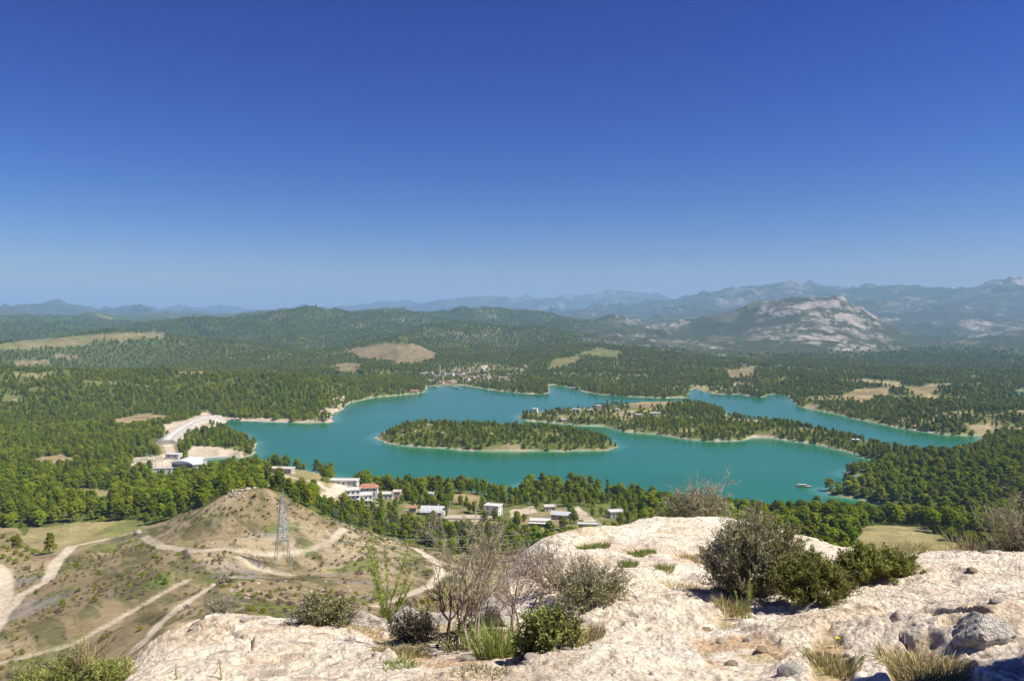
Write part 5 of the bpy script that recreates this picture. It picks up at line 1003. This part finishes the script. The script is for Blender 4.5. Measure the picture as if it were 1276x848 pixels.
# boulders on the peak and the ridge
PB = [stone_mesh(360+i, 2, .75, .4) for i in range(4)]
mat('summit_stone', (.33, .285, .225), 0.95, 0.3, .8, 0.8, 3, spec=0.05)
for e in PB: e.materials.append(MATS['summit_stone'])
for i in range(80):
    u, v = random.gauss(298, 13), 605+abs(random.gauss(0, 6)); p = hit(u, v, 300)
    if p.y > 470: continue
    o = tag(link('boulder', PB[i % 4]), 'pale boulder in the rock pile on the summit of the dry ridge', 'boulder', 'rock pile on the ridge summit'); s_ = random.uniform(.4, 1.4); o.location = p+Vector((0, 0, s_*.15)); o.scale = (s_*1.2, s_, s_); o.rotation_euler = (random.uniform(-.3, .3), random.uniform(-.3, .3), random.uniform(0, 6))
for i in range(34):
    u, v = random.uniform(285, 440), random.uniform(722, 745); p = hit(u, v, 120); o = tag(link('boulder', PB[i % 4]), 'pale stone strewn on the brown slope below the pylon', 'boulder', 'stones strewn below the pylon'); s_ = random.uniform(.25, .8); o.location = p; o.scale = (s_*1.3, s_, s_); o.rotation_euler = (0, 0, random.uniform(0, 6))
o = tag(link('boulder', PB[1]), 'single pale boulder at the left shoulder of the ridge', 'boulder'); o.location = hit(172, 665, 300)+Vector((0, 0, 1)); o.scale = (2.6, 2, 2.6)

# groves and single trees that stand apart
def tree(kind, name, label, u, v, s, cat='tree', group=None, pos=None):
    p = hit(u, v, 300) if pos is None else pos; f = FORMS[kind]; t = thing(name, label, cat, (p[0], p[1], p[2]-.1), random.uniform(0, 6), group, s); link('trunk', f[2], t); link('crown', f[1], t); EXCL.append((p[0], p[1], 3.5*s)); return t
tree(3, 'broadleaf_tree', 'tall lone tree on the tip of the near cape', 661, 608, 1.45); tree(4, 'broadleaf_tree', 'round bushy tree beside the lone tall one on the cape tip', 668, 611, .8)
tree(6, 'cypress_tree', 'dark slim cypress rising over the wood on the near cape', 757, 617, 1.15, 'cypress'); tree(6, 'cypress_tree', 'small dark cypress at the left edge of the yard', 556, 643, .75, 'cypress'); tree(6, 'cypress_tree', 'tall dark cypress on the long peninsula', 757, 509, 1.3, 'cypress')
tree(3, 'broadleaf_tree', 'round tree left of the pale building above the water', 330, 597, 1.1); tree(3, 'broadleaf_tree', 'dark round tree on the bare field below the dam', 103, 623, .95); tree(4, 'broadleaf_tree', 'small tree on the grass left of the paved yard', 376, 604, .75); tree(4, 'broadleaf_tree', 'small tree between track and villas', 393, 616, .9); tree(3, 'broadleaf_tree', 'dark tree at the lower edge of the grass field', 385, 628, .95); tree(3, 'broadleaf_tree', 'dark round tree at the corner of the orchard', 20, 682, .9)
og = random.Random(8); n_ = 0
for X in np.arange(-140, 30, 7.5):
    for Y in np.arange(405, 560, 7.5):
        x, y = X+og.uniform(-1.2, 1.2)-.25*(Y-480), Y+og.uniform(-1.2, 1.2); z = float(gz(x, y)[0]); u, v = UC+F*x/y, HZ+(H-z)*F/y
        if inpoly(np.array([u]), np.array([v]), [(395, 634), (440, 634), (520, 650), (600, 656), (650, 662), (640, 682), (560, 682), (480, 664), (420, 650)])[0] and n_ < 150 and y < 545 and y > 420:
            tree(5, 'olive_tree', 'grey-green olive tree in the grove between ridge and houses', 0, 0, og.uniform(.7, 1.0), 'olive', 'olive trees in the grove', (x, y, z)); n_ += 1
for r_ in range(4):
    for c_ in range(7):
        f = c_/6; uu, vv = -4+46*f, 666+13*r_+(24-2.2*r_)*f
        if vv < 708-.2*uu: tree(7, 'orchard_tree', 'small green tree in the orchard rows beside the white road', uu, vv, og.uniform(.95, 1.2), 'orchard tree', 'orchard trees in rows')
# concrete works round the dam
for nm, lb, uu, vv, w, d, h, rz in (('retaining_wall', 'long pale retaining wall between switchyard and powerhouse', 206, 590, 22, 2, 5, .1), ('gatehouse', 'small pale gatehouse on the bank right of the intake block', 262, 589, 8, 6, 5, .2), ('retaining_wall', 'pale stepped wall at the water behind the intake block', 262, 575, 24, 3, 4, .5), ('control_building', 'low pale control building behind the powerhouse', 214, 572, 14, 8, 5, -.1)):
    p = hit(uu, vv, 300); t = thing(nm, lb, 'wall' if 'wall' in nm else 'building', (p.x, p.y, p.z), rz); part('wall', 'concrete', t, (-w/2, w/2, 0, d, -4, h)); part('coping' if 'wall' in nm else 'roof', 'boat_white', t, (-w/2-.3, w/2+.3, -.3, d+.3, h, h+.35)); EXCL.append((p.x, p.y-6, w*.5)); EXCL.append((p.x, p.y-14, w*.35))
    if 'wall' in nm:
        for q in np.linspace(-w/2+1, w/2-1, 5): part('buttress', 'concrete', t, (q-.35, q+.35, -.8, -.02, -4, h-.6))
    else:
        for q in (-w*.25, w*.25): part('window', 'dark_pane', t, (q-.8, q+.8, -.05, .02, h-2.4, h-1.0))

# ---- the woods
def scatter(name, label, xyz, kind, size, turn):
    """one mass of plants too many to count: points carrying a plant form each"""
    me = bpy.data.meshes.new(name); k = len(xyz)
    me.vertices.add(k); me.vertices.foreach_set('co', xyz.astype(np.float32).ravel())
    for nm, ty, val in (('kind', 'INT', kind.astype(np.int32)), ('size', 'FLOAT', size.astype(np.float32)), ('turn', 'FLOAT', turn.astype(np.float32))):
        a = me.attributes.new(nm, ty, 'POINT'); a.data.foreach_set('value', val)
    fo = tag(link(name, me), label, kind='stuff')
    g = bpy.data.node_groups.new(name+'_plants', 'GeometryNodeTree'); N, L = g.nodes, g.links
    g.interface.new_socket('Geometry', in_out='INPUT', socket_type='NodeSocketGeometry'); g.interface.new_socket('Geometry', in_out='OUTPUT', socket_type='NodeSocketGeometry')
    gi = N.new('NodeGroupInput'); go = N.new('NodeGroupOutput'); jn = N.new('GeometryNodeJoinGeometry'); L.new(jn.outputs[0], go.inputs[0])
    def attr(nm, ty):
        a = N.new('GeometryNodeInputNamedAttribute'); a.data_type = ty; a.inputs['Name'].default_value = nm; return a.outputs['Attribute']
    ak, az, at_ = attr('kind', 'INT'), attr('size', 'FLOAT'), attr('turn', 'FLOAT')
    cx = N.new('ShaderNodeCombineXYZ'); L.new(at_, cx.inputs['Z'])
    for k in sorted(set(kind.tolist())):
        fo_ = bpy.data.objects.new('tree_form', FORMS[k][3])
        oi = N.new('GeometryNodeObjectInfo'); oi.inputs['Object'].default_value = fo_; oi.inputs['As Instance'].default_value = True
        cmp_ = N.new('FunctionNodeCompare'); cmp_.data_type = 'INT'; cmp_.operation = 'EQUAL'; L.new(ak, cmp_.inputs[2]); cmp_.inputs[3].default_value = k
        ip = N.new('GeometryNodeInstanceOnPoints'); L.new(gi.outputs[0], ip.inputs['Points']); L.new(cmp_.outputs[0], ip.inputs['Selection']); L.new(oi.outputs['Geometry'], ip.inputs['Instance'])
        L.new(cx.outputs[0], ip.inputs['Rotation']); L.new(az, ip.inputs['Scale']); L.new(ip.outputs[0], jn.inputs[0])
    md = fo.modifiers.new('trees', 'NODES'); md.node_group = g
def plant_woods():
    P = PT
    if EXCL:
        ok = np.ones(len(P), bool)
        for x, y, r_ in EXCL: ok &= (P[:, 0]-x)**2+(P[:, 1]-y)**2 > r_*r_
        P = P[ok]
    n = len(P); rr = np.hypot(P[:, 0], P[:, 1])
    mixn = fbm(P[:, 0]/70, P[:, 1]/70, 101, 3)+RNG.normal(size=n)*0.22
    kind = np.where(mixn > 0.27, 3+(RNG.random(n) > .5), (RNG.random(n)*3).astype(int)).astype(int)
    kind = np.where((RNG.random(n) < 0.10), 7, kind)
    rot = RNG.uniform(0, 6.283, n)
    hh = np.array([f[4] for f in FORMS])[kind]*P[:, 3]
    u = UC+F*P[:, 0]/P[:, 1]; vt = HZ+(H-P[:, 2]-hh)*F/P[:, 1]
    vis = (u > 5) & (u < 1270) & (vt < np.interp(u, LEDGE_LINE[:, 0], LEDGE_LINE[:, 1])-7)
    el = (P[:, 2]+hh*0.5-H)/rr; vis &= el > gz(P[:, 0]*0.985, P[:, 1]*0.985, HOR)-0.002
    size = np.where(vis, hh/rr, 0); solo = np.zeros(n, bool)
    for ks, lim in (((0, 1, 2), 300), ((3, 4), 150), ((7,), 40)):
        idx = np.where(np.isin(kind, ks) & vis)[0]; idx = idx[np.argsort(-size[idx])][:lim]; solo[idx] = True
    REGN = ((-9, 190, 'in the wood left of the bare ridge'), (190, 335, 'between the bare ridge and the dam'), (335, 520, 'near the white villas'), (520, 640, 'near the pale walled yard'),
            (640, 840, 'on the near cape beyond the ledge'), (840, 1075, 'between the domed shrub and the lake'), (1075, 1400, 'beyond the grassy knoll'))
    NM = {'pine': ('pine_tree', 'green pine tree'), 'broad': ('broadleaf_tree', 'bright green rounded tree'), 'bush': ('bush', 'low green bush')}
    for i in np.where(solo)[0]:
        f = FORMS[kind[i]]; nm, lb = NM[f[0]]
        rg_ = [q for q in REGN if q[0] <= u[i] < q[1]][0]
        t = thing(nm, lb+' '+rg_[2], {'pine': 'pine', 'broad': 'tree', 'bush': 'bush'}[f[0]], (P[i, 0], P[i, 1], P[i, 2]), rot[i], '%ss %s' % (nm.replace('_', ' '), rg_[2]), P[i, 3])
        link('trunk', f[2], t); link('crown', f[1], t)
    Q = ~solo
    scatter('forest', 'green forest covering the hills, capes and islands round the lake', P[Q, :3], kind[Q], P[Q, 3], rot[Q])
    print('forest', int(Q.sum()), n, int(solo.sum()))
plant_woods()

# dry scrub on the ridge and the near hillside
n = 11000; rr_ = np.sqrt(RNG.uniform(100**2, 470**2, n)); tt = RNG.uniform(-.75, .75, n); x, y = rr_*np.sin(tt), rr_*np.cos(tt)
k = (gz(x, y, dry*1.0) > .5) & (gz(x, y, pth) < .1) & (RNG.random(n) < sst(-.1, .4, fbm(x/25, y/25, 111, 3)+.15)); x, y = x[k], y[k]
scatter('scrub', 'low dry scrub dotting the bare ridge and hillside', np.stack([x, y, gz(x, y)-.05], 1), np.where(RNG.random(len(x)) < .45, 7, 8), RNG.uniform(.18, .5, len(x))*(1+.8*(RNG.random(len(x)) < .08)), RNG.uniform(0, 6.28, len(x)))
